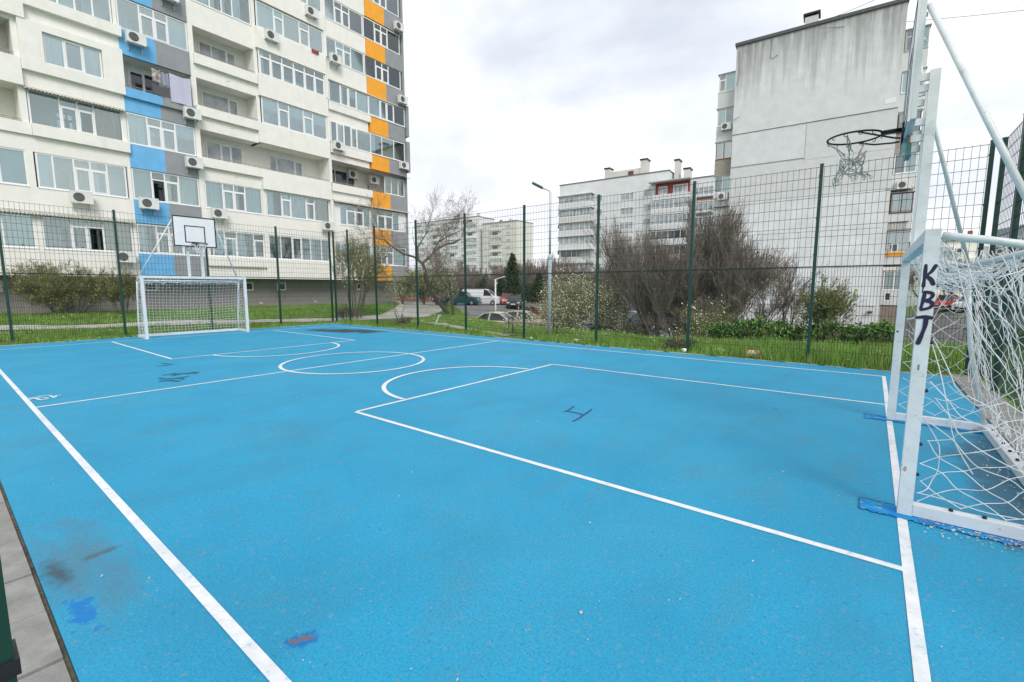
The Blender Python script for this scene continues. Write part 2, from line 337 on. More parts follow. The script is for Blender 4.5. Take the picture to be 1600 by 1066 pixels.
def arc(cx, cy, r, a0, a1, n_, z):
    a = np.linspace(a0, a1, n_); v = [(cx + q * math.cos(t), cy + q * math.sin(t), z) for t in a for q in (r - .036, r + .036)]
    ln.add(v, [(2 * i, 2 * i + 1, 2 * i + 3, 2 * i + 2) for i in range(n_ - 1)])
arc(LX / 2, MY, RC, 0, 2 * math.pi, 97, .008)
ARC_R = 1.62
arc(LX - BD, MY, ARC_R, math.pi / 2 + .03, 1.5 * math.pi - .03, 60, .008); arc(BD, MY, ARC_R, -math.pi / 2 + .03, math.pi / 2 - .03, 60, .008)
struct('court_lines', ln, LINE)
pt = MB()
for ya, yb_ in ((-6.86, -6.63), (-3.73, -3.51)):
    n_ = 60; xx = np.linspace(18.845, 20.05, n_); xx[0] += .0; a_ = ya + .012 * rg.randn(n_) * np.linspace(1, 1.4, n_); c_ = yb_ + .010 * rg.randn(n_)
    v = np.concatenate([np.c_[xx, a_, np.full(n_, .0045)], np.c_[xx, c_, np.full(n_, .0045)]]); k = np.arange(n_ - 1); pt.add(v + [0, 0, .0035], np.stack([k, k + 1, k + 1 + n_, k + n_], -1))
pass; struct('repair_patches', pt, PATCH)
pk = MB()
for yy in (-6.62, -3.5): pk.tube([(18.84 + .055 * k, yy + .005 * math.sin(k * 2.1), .0075) for k in range(5)],   .0022, 4)
for yy in (-6.88, -3.74): pk.tube([(18.84, yy + .04, .0075), (18.846, yy + .12, .0075), (18.84, yy + .25, .0075)], .0024, 4)
struct('patch_seam', pk, BLACK)
def ribbon2(pts, r, n=6):
    """outline of a brush stroke: smooth curve with round ends -> 2D vertices and faces"""
    p = np.array(pts, float); e = np.concatenate([[2 * p[0] - p[1]], p, [2 * p[-1] - p[-2]]]); o = []
    for k in range(len(p) - 1):
        a, c, d, f = e[k:k + 4]
        for t in np.linspace(0, 1, n, False): o.append(.5 * (2 * c + (d - a) * t + (2 * a - 5 * c + 4 * d - f) * t * t + (3 * c - a - 3 * d + f) * t ** 3))
    o.append(p[-1]); o = np.array(o); t = np.gradient(o, axis=0); t /= np.linalg.norm(t, axis=1)[:, None] + 1e-12; nn = np.stack([-t[:, 1], t[:, 0]], -1)
    L_ = np.concatenate([[0], np.cumsum(np.linalg.norm(np.diff(o, axis=0), axis=1))]); cap = []
    w_ = r * (1 + .14 * np.sin(L_ / r * .55 + p[0, 0] * 30))
    rows = [(o[0] - t[0] * r * q, nn[0], w_[0] * math.sqrt(max(0, 1 - q * q))) for q in (.99, .8, .45)] + [(o[k], nn[k], w_[k]) for k in range(len(o))] + [(o[-1] + t[-1] * r * q, nn[-1], w_[-1] * math.sqrt(max(0, 1 - q * q))) for q in (.45, .8, .99)]
    v = np.concatenate([[c - m * h, c + m * h] for c, m, h in rows]); k = np.arange(len(rows) - 1) * 2
    return v, np.stack([k, k + 1, k + 3, k + 2], -1)
def strokes(name, pls, r, m, label):
    b = MB()
    for q, p in enumerate(pls): v, f = ribbon2(p, r); b.add(np.c_[v, np.full(len(v), .0055 + .0007 * q)], f)
    o = obj(name, b, m); return tag(o, label, 'graffiti')
G4 = [[(15.564, -5.559), (15.593, -5.707), (15.613, -5.833), (15.594, -5.88)], [(15.613, -5.838), (15.721, -5.831), (15.813, -5.841), (15.894, -5.869)], [(15.84, -5.537), (15.873, -5.713), (15.894, -5.869), (15.925, -6.06), (15.927, -6.192)]]
GS = [[(6.337, -7.975), (6.53, -7.935), (6.651, -7.928), (6.676, -7.88)], [(6.714, -8.147), (6.747, -8.017)], [(8.056, -8.403), (8.036, -8.307), (7.98, -8.206)], [(8.022, -8.261), (8.196, -8.239), (8.26, -8.327)], [(8.229, -8.213), (8.116, -8.159), (8.129, -8.091), (8.241, -8.073), (8.29, -8.07)], [(8.211, -8.028), (8.184, -7.931), (8.272, -7.91), (8.305, -7.984)], [(8.477, -8.554), (8.624, -8.414), (8.605, -8.3), (8.609, -8.191)], [(8.371, -8.559), (8.459, -8.543)], [(8.591, -8.337), (8.812, -8.32)], [(8.748, -8.65), (8.738, -8.551), (8.839, -8.487), (8.99, -8.438)]]
GC = [[(8.691, -10.306), (8.684, -10.259), (8.688, -10.204), (8.64, -10.152), (8.675, -10.07), (8.717, -10.056)], [(8.824, -10.305), (8.789, -10.247), (8.802, -10.202), (8.861, -10.139), (8.945, -10.116)], [(8.743, -10.238), (8.948, -10.209), (8.998, -10.187), (9.015, -10.156)], [(8.785, -10.064), (8.896, -10.034), (8.795, -10.002), (8.804, -9.97)], [(8.969, -10.062), (8.902, -10.03)], [(8.758, -10.305), (8.783, -10.269), (8.755, -10.239)]]
strokes('graffiti', G4, .013, INKG, 'faded dark stroke mark like a figure four in the near penalty area')
strokes('graffiti', GS, .032, INKS, 'smudged grey scribble on the blue court left of the centre circle')
strokes('graffiti', GC, .018, CHALK, 'white chalk scrawl beside the near sideline at the halfway line')
# concrete tiles along two sides
tl = MB(); rg = np.random.RandomState(8)
def tile(x0, x1, y0, y1):
    dz = rg.uniform(-.006, .006); tl.box(x0 + .006, x1 - .006, y0 + .006, y1 - .006, -.08, .004 + dz)
x = 6.0
while x < 20.1:
    wd = .5; tile(x, x + wd, -11.40, -10.885); tile(x, x + wd, -11.92, -11.40); x += wd
y = -10.8
while y < 1.0: tile(20.10, 20.50, y, y + .5); y += .5
struct('paving_strip', tl, PAVE)
jb = MB(); jb.box(5.8, 20.12, -11.95, -10.872, -.1, -.012); jb.box(20.085, 20.52, -10.86, 1.05, -.1, -.013); struct('paving_bed', jb, SOIL)

# ------------------------------------------------------------------ mesh fences
FH, SEAM = 4.35, 2.14
def fence(name, label, pts, fat=(), dense_upper=False):
    t = thing(name, label, 'fence', (pts[0][0], pts[0][1], 0)); o0 = np.array([pts[0][0], pts[0][1], 0])
    P = [np.array([p[0], p[1], 0.]) - o0 for p in pts]
    for k, p in enumerate(P):
        b = MB(); wx, wy = (.07, .15) if k in fat else (.064, .064)
        zb = float(zg(pts[k][0], pts[k][1])) - .1
        b.box(p[0] - wx / 2, p[0] + wx / 2, p[1] - wy / 2, p[1] + wy / 2, min(zb, -.1), FH)
        b.box(p[0] - wx / 2 - .004, p[0] + wx / 2 + .004, p[1] - wy / 2 - .004, p[1] + wy / 2 + .004, FH, FH + .018)
        q = obj('post', b, GREEN, t); c = MB()
        ox, oy = (-.02, 0) if abs(P[-1][0]) > abs(P[-1][1]) else (0, -.02)
        for zz in (.35, 1.2, 2.0, 2.4, 3.2, 4.1): c.box(p[0] - wx / 2 + ox * .5 + (.004 if not ox else 0), p[0] + wx / 2 + ox - .01 * (not ox), p[1] - wy / 2 + oy * .5 + (.004 if not oy else 0), p[1] + wy / 2 + oy - .01 * (not oy), zz, zz + .03)
        obj('clamp', c, BLACK, q)
    for k in range(len(P) - 1):
        a, c = P[k], P[k + 1]; d = c - a; l_ = np.linalg.norm(d); d = d / l_; nn = np.array([d[1], -d[0], 0])
        a = a + d * .04 + nn * .0; l_ -= .08
        for z0, z1, sp in ((.06, SEAM - .02, .0545), (SEAM + .01, FH - .05, .109)):
            b = MB(); n_ = int(l_ / sp); tt = (np.arange(n_ + 1) + .5 * (l_ / sp - n_)) * sp
            p0 = a + d * tt[:, None]; b.segs(p0 + [0, 0, z0], p0 + [0, 0, z1 + .02], .0033, .0033, 4)
            zz = np.linspace(z0 + .005, z1, 11)
            h0 = np.repeat(a[None], len(zz), 0); h0[:, 2] = zz; h1 = h0 + d * l_
            for off in (.007, -.007): b.segs(h0 + nn * off, h1 + nn * off, .0036, .0036, 4)
            if sp > .06: b.segs(h0[:1] - [0, 0, .014], h1[:1] - [0, 0, .014], .009, .009, 4)
            obj('mesh_panel', b, WIRE, t)
    return t
fence('mesh_fence', 'long green wire mesh fence along the far side of the court', [(x, 1.2) for x in (20.36, 17.75, 15.06, 12.36, 9.66, 6.96, 4.25, 1.5, -.59, -1.78)])
fence('mesh_fence', 'green wire mesh fence behind the distant goal, in front of the balconied tower', [(-2.0, y) for y in (1.12, -1.4, -4.14, -6.87, -9.6, -12.3)])
fence('mesh_fence', 'green wire mesh fence close behind the near goal at right', [(20.5, y) for y in (1.12, -.42, -3.1, -5.8, -8.5)], fat=(1,))
t = thing('gate_post', 'blurred dark green gate post at the lower left corner beside the paving', 'post', (17.64, -11.119, 0))
b = MB(); b.box(-.03, .03, -.03, .03, -.05, 2.3); obj('post', b, GREEN, t)
b = MB(); b.lathe([(0, .72), (.05, .72), (.062, .74), (.062, .82), (.05, .86), (.034, .87)], (0, 0, 0)); obj('clamp', b, BLACK, t)
b = MB(); b.box(-.036, .036, -.036, .036, 1.02, 1.05); obj('clamp', b, BLACK, t)

# ------------------------------------------------------------------ big tower with coloured balconies (local x along facade, y into the building)
rnd = random.Random(11)
def frame_bars(b, h0, h1, z0, z1, y, w=.065, d=.07):
    b.box(h0, h0 + w, y, y + d, z0, z1); b.box(h1 - w, h1, y, y + d, z0, z1)
    b.box(h0 + w, h1 - w, y, y + d, z0, z0 + w); b.box(h0 + w, h1 - w, y, y + d, z1 - w, z1)
def wavy(b, x0, x1, z0, z1, y, amp=.035, per=.16):
    n_ = max(6, int((x1 - x0) / .035)); x = np.linspace(x0, x1, n_); yy = y + amp * np.sin(x / per * 2 * np.pi + rnd.random() * 6) + amp * .5 * np.sin(x / per * 4.1)
    v = np.concatenate([np.c_[x, yy, np.full(n_, z0)], np.c_[x, yy, np.full(n_, z1)]]); i = np.arange(n_ - 1)
    b.add(v, np.stack([i, i + 1, i + n_ + 1, i + n_], -1))
def glazing(root, hs, types, z0, z1, y, curt='', fm=PVC, name='window', tr=.34, gm=GLASS):
    """one glazed balcony front or window: frame, panes, curtains; types f fixed, t transom over sash, s sash, o open sash"""
    fb = MB(); pb = MB(); cs = {}
    if gm is GLASS:
        if rnd.random() < .3: gm = GLASS2
        curt = "".join(c if c != "." or rnd.random() > .35 else rnd.choice("whlpbb") for c in curt.ljust(len(types), "."))
    frame_bars(fb, hs[0], hs[-1], z0, z1, y)
    for k in range(1, len(hs) - 1): fb.box(hs[k] - .032, hs[k] + .032, y + .001, y + .069, z0 + .065, z1 - .065)
    for k, ty in enumerate(types):
        a = hs[k] + (.065 if k == 0 else .032); c = hs[k + 1] - (.065 if k == len(types) - 1 else .032); zb, zt = z0 + .065, z1 - .065
        if ty in 'to':
            zt2 = zt - tr; fb.box(a, c, y + .002, y + .068, zt2 - .06, zt2); pb.box(a, c, y + .03, y + .034, zt2, zt); zt = zt2 - .06
        if ty in 'tso':
            if ty == 'o':       # leaf swung ajar
                fb.bar((a + .02, y + .06, zb), (a + .02, y + .06, zt), .05, .05); fb.bar((a + .1, y + .36, zb + .02), (a + .1, y + .36, zt), .05, .05)
                fb.bar((a + .02, y + .06, zb + .03), (a + .1, y + .36, zb + .03), .05, .05); fb.bar((a + .02, y + .06, zt - .02), (a + .1, y + .36, zt - .02), .05, .05)
                continue
            frame_bars(fb, a + .004, c - .004, zb + .004, zt - .004, y - .012, .05, .05); a += .054; c -= .054; zb += .054; zt -= .054
        pb.box(a, c, y + .03, y + .034, zb, zt)
        cu = curt[k] if k < len(curt) else '.'
        if cu == 'w': wavy(cs.setdefault(cu, MB()), a - .02, c + .02, z0 + .03, z1 - .02, y + .16)
        if cu == 'h': wavy(cs.setdefault('w', MB()), a - .02, (a + c) / 2, z0 + .03, z1 - .02, y + .16)
        if cu == 'b': wavy(cs.setdefault(cu, MB()), a - .02, c + .02, z0 + .03, z1 - .02, y + .18)
        if cu == 'l': cs.setdefault(cu, MB()).box(a - .02, c + .02, y + .10, y + .105, z0 + .02, z1 - .03)
        if cu == 'p': cs.setdefault('l', MB()).box(a - .02, c + .02, y + .10, y + .105, z0 + .55 * (z1 - z0), z1 - .03)
    w_ = obj(name, fb, fm, root)
    if pb.n: obj('pane', pb, gm, w_)
    for k, q in cs.items(): obj('curtain' if k != 'l' else 'blind', q, {'w': SHEER, 'b': BEIGE, 'l': BLIND}[k], w_)
    sl = MB(); sl.box(hs[0] - .02, hs[-1] + .02, y - .06, y + .0, z0 - .03, z0 - .002); obj('sill', sl, fm, w_)
    return w_
A1 = R(1.0 + 90)
tower = thing('apartment_tower', 'tall cream apartment tower with blue, orange and grey panels and glazed balconies', 'building', (-12.1, 0, 0), A1)
S_ = [3.53, 6.33, 9.14, 11.96, 14.75, 17.58, 20.24, 23.05, 25.85]
H_ = 1.585; TOP = 27.6
wl = MB(); DP = 1.25
wl.box(-13, 14.44, DP, 13, 2.5, TOP)                         # core: the back walls of the balconies
wl.box(-13, 14.4, .0, 13, 2.27, 2.5)                         # overhang slab
for s0 in S_[1:]: wl.box(-13, 14.4, .16, DP - .002, s0 - 1.16, s0 - .96)
PIERS = [(-7.75, -7.5), (-4.1, -3.95), (-.85, -.6), (2.65, 2.85), (7.3, 7.55)]
for a, c in PIERS:
    if a == 2.65:
        wl.box(a, c, .0, DP - .003, 2.51, S_[2] - 1.17); wl.box(a, c, 0, DP - .003, S_[3] - 1.16, TOP)
    else: wl.box(a, c, .0, DP - .003, 2.51, TOP)
def sp(h0, h1, z0, z1, y=0., mb=None): (mb or wl).box(h0, h1, y, .158, z0, z1)
BAYS = dict(A=(-13, -7.75), B=(-7.5, -4.1), C=(-3.95, -.85), D=(-.6, 2.65), E=(2.85, 7.3), F=(7.55, 14.25))
PR = -.20
e3 = .003
# A + B
sp(-13, -7.75, 2.51, S_[0]); sp(-7.5, -4.1, 2.51, S_[0])
for bay in 'AB':
    h0, h1 = BAYS[bay]; sp(h0, h1, 5.115, S_[1])
sp(-7.5, -4.1, 7.915, S_[2]); wl.box(-7.45, -3.93, PR, -.001, 8.62, 9.14)
sp(-13, -7.75, 7.915, S_[2] - .0); wl.box(-13, -7.46, -.12, -.002, 8.62, 9.13)
sp(-13, -7.75, 10.72, S_[3]); sp(-7.5, -4.1, 10.72, S_[3] - .05)
# B k3: insulated wall with one wide window
x0, x1, z0, z1 = -6.78, -4.70, 11.95, 13.30
for q in ((-7.56, x0, 11.46, 13.63), (x1, -3.90, 11.46, 13.63), (x0, x1, 11.46, z0), (x0, x1, z1, 13.63)): wl.box(q[0], q[1], PR, .157, q[2], q[3])
wl.box(-13, -7.57, PR, -.004, 10.72, 11.9); wl.box(-13, -8.9, PR, -.004, 11.9, 14.24)
sp(-13, -7.75, 13.47, S_[4]); sp(-7.5, -4.1, 13.64, S_[4])
wl.box(-7.3, -3.86, PR - .04, -.001, 14.24, 14.75); wl.box(-13, -7.3, PR - .04, -.001, 13.62, 16.4)
for k in range(4, 8):
    for bay in 'AB':
        h0, h1 = BAYS[bay]; sp(h0, h1, S_[k] + H_, S_[k + 1])
# D
sp(-.6, 2.65, 2.51, S_[0]); wl.box(-.72, 2.62, -.16, -.001, 2.98, S_[0] - .0); wl.box(2.62, 7.5, -.16, -.001, 2.272, S_[0])
sp(-.6, 2.65, 5.12, S_[1]); sp(-.6, 2.65, 7.9, S_[2]); wl.box(-.8, 2.68, -.2, -.001, 8.62, 9.14)
sp(-.6, 2.65, 10.72, S_[3] - .0); wl.box(-.74, 2.6, -.2, -.001, 11.43, 11.96)
sp(-.6, 2.65, 13.5, S_[4]); wl.box(-.68, 2.72, -.2, -.001, 14.2, 14.75)
for k in range(4, 8): sp(-.6, 2.65, S_[k] + H_ - .1 * (k == 4), S_[k + 1])
# E
sp(2.85, 7.3, 2.51, S_[0]); sp(2.85, 7.3, 5.12, S_[1]); sp(2.85, 7.3, 7.9, S_[2]); wl.box(2.68, 7.4, -.2, -.002, 7.92, 9.14)
sp(2.85, 7.3, 10.73, S_[3]); wl.box(2.6, 7.42, -.2, -.002, 10.75, 11.95); wl.box(2.75, 7.42, -.2, -.002, 13.58, 14.85); sp(2.85, 7.3, 13.58, S_[4])
for k in range(4, 8): sp(2.85, 7.3, S_[k] + H_, S_[k + 1]); wl.box(2.75, 7.42, -.2, -.002, S_[k] + H_ + .03, S_[k + 1])
for k in (0, 1, 2, 3, 4, 5): wl.box(7.3, 7.5, -.2, -.003, S_[k], S_[k] + H_)
# F cream part
FO, FG = 10.82, 12.6
sp(7.55, FO, 2.51, S_[0] - .06); sp(7.55, FO, 5.0, S_[1] - .04); sp(7.55, FO, 7.9, S_[2]); wl.box(7.5, FO + .1, -.16, -.001, 8.6, 9.14)
sp(7.55, FO, 10.75, S_[3] - .05); wl.box(7.5, FO + .15, -.16, -.001, 11.25, 11.9)
sp(7.55, FO, 13.45, S_[4] - .05); wl.box(7.5, FO + .15, -.16, -.001, 14.17, 14.7)
for k in range(4, 8): sp(7.55, FO, S_[k] + H_ - .12, S_[k + 1] - .03)
obj('wall', wl, CREAM, tower)
# coloured panels, one part per floor
def panel(h0, h1, z0, z1, m, y=0., lab=None):
    b = MB(); b.box(h0, h1, y, .157, z0, z1); return obj('facade_panel', b, m, tower, label=lab)
CS = [(2.27, 3.52), (5.12, 6.32), (7.93, 9.13), None, (13.5, 14.73), (16.28, 17.57), (19.1, 20.23), (21.85, 23.04), (24.7, 25.84)]
CM = -2.41
for q in CS:
    if q: panel(-3.95, CM, q[0], q[1], BLUEP, -.03, 'bright blue painted panel'); panel(CM, -.85, q[0], q[1], GREYP, -.03, 'grey painted panel')
panel(-3.95, CM, 10.72, 11.43, BLUEP); panel(CM, -.85, 10.72, 11.43, GREYP)
panel(-4.0, CM + .08, 11.43, 11.88, BLUEP, -.16, 'bright blue painted panel'); panel(CM + .08, -.8, 11.43, 11.88, GREYP, -.16, 'grey painted panel')
FS = [(2.272, 3.46), (5.02, 6.28), (7.93, 9.13), (10.78, 11.9), (13.46, 14.68), (16.2, 17.52), (18.98, 20.2), (21.75, 22.98), (24.6, 25.8)]
for k, q in enumerate(FS):
    y = -.13 if k in (2, 3, 4) else -.02
    panel(FO + (.02 if y > -.1 else .12), FG, q[0], q[1], ORANGE, y, 'orange painted panel'); panel(FG, 14.25, q[0], q[1], GREYP, y, 'grey painted panel')
b = MB(); b.box(14.25, 14.45, -.03, 13.0, 2.274, TOP); obj('corner_pier', b, GREYP, tower)
b = MB(); b.box(14.36, 14.62, -.25, .9, 14.0, 16.4); b.box(14.36, 14.66, -.25, .9, 11.2, 13.6); obj('side_screen', b, GREYP, tower)
b = MB(); b.box(-13.1, 14.6, -.1, 13.1, TOP, TOP + .25); obj('roof', b, GREYP, tower)
# basement
b = MB(); b.box(-13, 13.55, .95, 12.5, -.6, 2.268); bs = obj('basement_wall', b, RIB, tower)
for hx in (-9.2, -3.3, 1.84, 3.98, 10.2):
    w_ = MB(); frame_bars(w_, hx - .3, hx + .3, 1.52, 2.05, .91, .07, .06); w_ = obj('window', w_, PVC, bs); p_ = MB(); p_.box(hx - .235, hx + .235, .935, .945, 1.585, 1.985); obj('pane', p_, DARKGL, w_)
for hx in (2.57, 6.4): v_ = MB(); v_.box(hx - .12, hx + .12, .93, .949, .62, .76); obj('vent', v_, ALUM, bs)
v_ = MB()
for k, (u0, v0, u1, v1) in enumerate([(12.1, 1.5, 12.2, 1.75), (12.2, 1.75, 12.35, 1.45), (12.4, 1.7, 12.42, 1.45), (12.4, 1.72, 12.6, 1.6), (12.6, 1.6, 12.42, 1.5), (12.7, 1.7, 12.9, 1.45), (12.9, 1.7, 12.72, 1.45)]): v_.bar((u0, .945 - .001 * k, v0), (u1, .945 - .001 * k, v1), .02, .004)
obj('wall_scribble', v_, INKG, bs)
# windows, floor by floor (h edges and pane types measured from the facade)
def T(z): return z + H_
Y0 = .03
glazing(tower, [-10.2, -8.75, -7.72], 'ff', S_[0], T(S_[0]), Y0, 'lw')
glazing(tower, [-7.5, -6.5, -5.9, -5.3, -4.12], 'ftof', S_[0], T(S_[0]), Y0, '....')
glazing(tower, [-11, -9.6, -8.6, -7.74], 'fff', S_[1], T(S_[1]), Y0, 'lll')
glazing(tower, [-7.44, -6.88, -6.15, -5.55, -4.92, -4.16], 'ffttf', S_[1], T(S_[1]), Y0, 'l..h.')
glazing(tower, [-7.47, -6.42, -5.8, -5.2, -4.1], 'fttf', S_[2], 10.68, Y0, '...b')
glazing(tower, [x0 + .02, -6.08, -5.40, x1 - .02], 'fsf', z0 + .01, z1 - .01, -.07, 'w.w')
glazing(tower, [-7.45, -6.6, -6.1, -5.5, -4.85, -4.13], 'fffff', S_[4], T(S_[4]), Y0, '..l..')
for k in (5, 6, 7): glazing(tower, [-7.45, -6.1, -5.5, -4.85, -4.13], 'fttf', S_[k], T(S_[k]), Y0, 'w..b')
glazing(tower, [-11, -9.4, -7.8], 'ff', 15.0, T(S_[4]), Y0, 'w.')
glazing(tower, [-3.93, -3.09, -2.5, -1.85, -.87], 'fttf', S_[0], T(S_[0]) - .03, Y0, 'h...')
glazing(tower, [-3.93, -3.09, -2.5, -1.86, -.87], 'fotf', S_[1], T(S_[1]), Y0, '..hw')
glazing(tower, [-3.93, -3.07, -2.45, -1.81, -.87], 'ftt' 'f', S_[2], 10.7, Y0, '...p')
glazing(tower, [-3.93, -3.0, -2.37, -1.78, -.87], 'fttf', S_[4] - .02, 16.25, Y0, '.b.w')
for k in (5, 6, 7): glazing(tower, [-3.93, -3.0, -2.37, -1.78, -.87], 'fttf', S_[k], T(S_[k]) - .1, Y0, 'w..h')
glazing(tower, [-.58, -.34, .28, .97, 1.95, 2.63], 'fftft', S_[0] + .03, T(S_[0]), Y0, '.....')
glazing(tower, [-.58, .37, .98, 1.62, 2.63], 'fttf', S_[1], T(S_[1]), Y0, 'wwhw')
for k in (5, 6, 7): glazing(tower, [-.58, .37, 1.0, 1.58, 2.63], 'ffff', S_[k], T(S_[k]), Y0, 'w.h.')
glazing(tower, [2.87, 3.65, 4.42, 5.09, 5.72, 6.53, 7.29], 'ffsfff', S_[0] + .03, T(S_[0]), Y0, '....h.')
glazing(tower, [2.87, 3.86, 4.48, 5.53, 6.15, 7.29], 'ftftf', S_[1], T(S_[1]), Y0, '.wwhb')
glazing(tower, [2.9, 3.93, 4.62, 5.6, 6.27, 7.29], 'ftftf', S_[3] + .02, T(S_[3]) + .02, -.1, 'p.plp')
glazing(tower, [2.88, 3.61, 4.34, 5.1, 5.84, 6.55, 7.29], 'tttttt', S_[4] + .1, T(S_[4]) + .02, -.1, '......', tr=.3)
glazing(tower, [2.9, 3.96, 4.57, 5.62, 6.3, 7.29], 'ftftf', S_[5] + .05, T(S_[5]) - .05, -.1, 'w.b..')
for k in (6, 7): glazing(tower, [2.9, 3.96, 4.57, 5.62, 6.3, 7.29], 'ftftf', S_[k] + .05, T(S_[k]) - .05, -.1, '.wh..')
glazing(tower, [7.57, 8.1, 8.67, 10.1, 10.72], 'fff' 'f', S_[0] - .05, 4.98, Y0, 'hw.w')
glazing(tower, [10.76, 11.6, 12.2, 12.84, 14.2], 'fttf', S_[0] - .05, 4.98, Y0, 'w..w')
b_ = MB(); b_.box(7.56, 8.1, .02, .06, S_[1] - .04, 7.85); b_.box(13.55, 14.24, .02, .06, S_[1] - .04, 7.85); obj('white_panel', b_, PVC, tower)
glazing(tower, [8.1, 8.66, 9.4, 10.12, 10.72], 'fttf', S_[1] - .03, 7.82, Y0, 'l..l'); glazing(tower, [10.76, 11.4, 12.15, 12.88, 13.54], 'fttf', S_[1] - .03, 7.82, Y0, 'l..l')
glazing(tower, [7.57, 8.05, 8.65, 9.2, 9.73, 10.9, 11.95, 13.1, 14.22], 'fsfsffff', S_[3] - .04, 13.42, -.12, '...b.h..')
glazing(tower, [7.57, 8.45, 9.1, 9.8, 10.8, 11.9, 12.5, 13.2, 14.3], 'fssfsssf', S_[4] - .04, 16.14, -.12, '.h.w..h.')
for k, cu in ((5, '.l.b.h.b'), (6, 'w..w..h.'), (7, 'h..ww..w')):
    glazing(tower, [7.57, 8.35, 8.95, 9.55, 10.65], 'fttf', S_[k] - .02, T(S_[k]) - .14, Y0, cu[:4]); glazing(tower, [10.7, 11.7, 12.3, 12.9, 14.1], 'fttf', S_[k] - .02, T(S_[k]) - .14, Y0, cu[4:])
# windows standing in the back walls of balconies (behind the glass) and of open loggias
yb = DP - .06
for k in range(0, 7):
    for bay in 'BCDEF':
        h0, h1 = BAYS[bay]
        if bay == 'B' and k == 3: continue
        ww = min(2.2, (h1 - h0) * .62); off = rnd.uniform(.25, h1 - h0 - ww - .25); zt_ = S_[k] + 1.25
        if (bay, k) in (('D', 4), ('D', 3), ('D', 2), ('E', 2), ('F', 2), ('C', 3)): continue
        glazing(tower, [h0 + off, h0 + off + ww * .36, h0 + off + ww * .68, h0 + off + ww], 'sf' + 's', S_[k] - .35, zt_, yb, rnd.choice(['', 'w.h', 'www']), gm=rnd.choice([DARKGL, GLASS]))
glazing(tower, [-3.4, -2.7, -1.95], 'sf', 11.2, 13.3, yb, gm=DARKGL)
glazing(tower, [.08, .75, 1.55, 2.13], 'ffs', 14.7, 16.1, yb, gm=FARGL); glazing(tower, [.05, 1.5, 2.1], 'fs', 11.8, 13.32, yb, gm=FARGL)
glazing(tower, [.08, .88, 1.47, 2.13], 'fsf', 8.9, 10.48, yb, gm=FARGL); glazing(tower, [3.78, 4.28, 5.5, 6.12], 'ffs', 8.95, 10.46, yb, gm=FARGL)
glazing(tower, [7.9, 8.6, 9.6, 10.25], 'fff', 8.9, 10.48, yb, gm=DARKGL); glazing(tower, [11.3, 11.7], 's', 8.3, 9.9, yb, gm=DARKGL)
glazing(tower, [12.2, 12.86, 13.54, 14.2], 'fff', 9.16, 10.55, Y0, '...')
glazing(tower, [-9.7, -9.0, -8.35], 'sf', 12.0, 13.2, yb, gm=DARKGL); glazing(tower, [-9.6, -9.0, -8.5], 'fs', 9.3, 10.4, yb, gm=DARKGL)
# railings, canopies, brackets
def rail(h0, h1, z, y):
    b = MB(); b.tube([(h0, y, z + .12), (h1, y, z + .12)], .016, 6); b.tube([(h0, y, z + .05), (h1, y, z + .05)], .012, 6)
    for h in np.arange(h0 + .1, h1, .7): b.tube([(h, y, z - .02), (h, y, z + .12)], .012, 6)
    obj('railing', b, RAIL, tower)
rail(-.6, 2.65, 14.76, -.1); rail(-.6, 2.65, 11.97, -.1); rail(-.6, 7.4, 9.15, -.1); rail(-3.95, -.85, 11.89, -.08); rail(-13, -7.75, 11.95, -.1); rail(-13, -7.75, 9.14, -.06); rail(7.55, 11.9, 9.15, -.08)
def canopy(h0, h1, z, dep, m, corr=True):
    b = MB(); n_ = int((h1 - h0) / (.06 if corr else .5)); h = np.linspace(h0, h1, n_); am = .022 if corr else 0
    zz = am * np.cos(np.arange(n_) * np.pi); rows = []
    for dz in (0, -.012): rows += [np.c_[h, np.full(n_, .0), z + .16 + zz + dz], np.c_[h, np.full(n_, -dep), z + zz + dz]]
    v = np.concatenate(rows); i = np.arange(n_ - 1)
    b.add(v, np.stack([i, i + 1, i + n_ + 1, i + n_], -1)); b.add(v, np.stack([i + 2 * n_, i + 3 * n_, i + 3 * n_ + 1, i + 2 * n_ + 1], -1))
    b.add(v, np.stack([i + n_, i + n_ + 1, i + 3 * n_ + 1, i + 3 * n_], -1))
    obj('canopy', b, m, tower)
canopy(-7.6, -3.95, 10.62, .3, CANOPY); canopy(-13, -4.05, 5.06, .28, CANOPY); canopy(7.5, 14.5, 7.86, .3, CANOPY); canopy(7.5, 14.55, 10.62, .42, REDC, False); canopy(7.5, 14.5, 16.12, .2, CANOPY, False)
for h, z in ((.9, 13.75), (.95, 11.1), (1.0, 8.3), (4.9, 7.6), (8.6, 7.55)): b = MB(); b.tube([(h, -.2, z), (h + .18, -.32, z + .01)], .012, 6); obj('bracket', b, RAIL, tower)
b = MB(); b.tube([(-8.55, .2, 11.9), (-8.55, .2, 13.45)], .03, 8); obj('downpipe', b, PVC, tower)
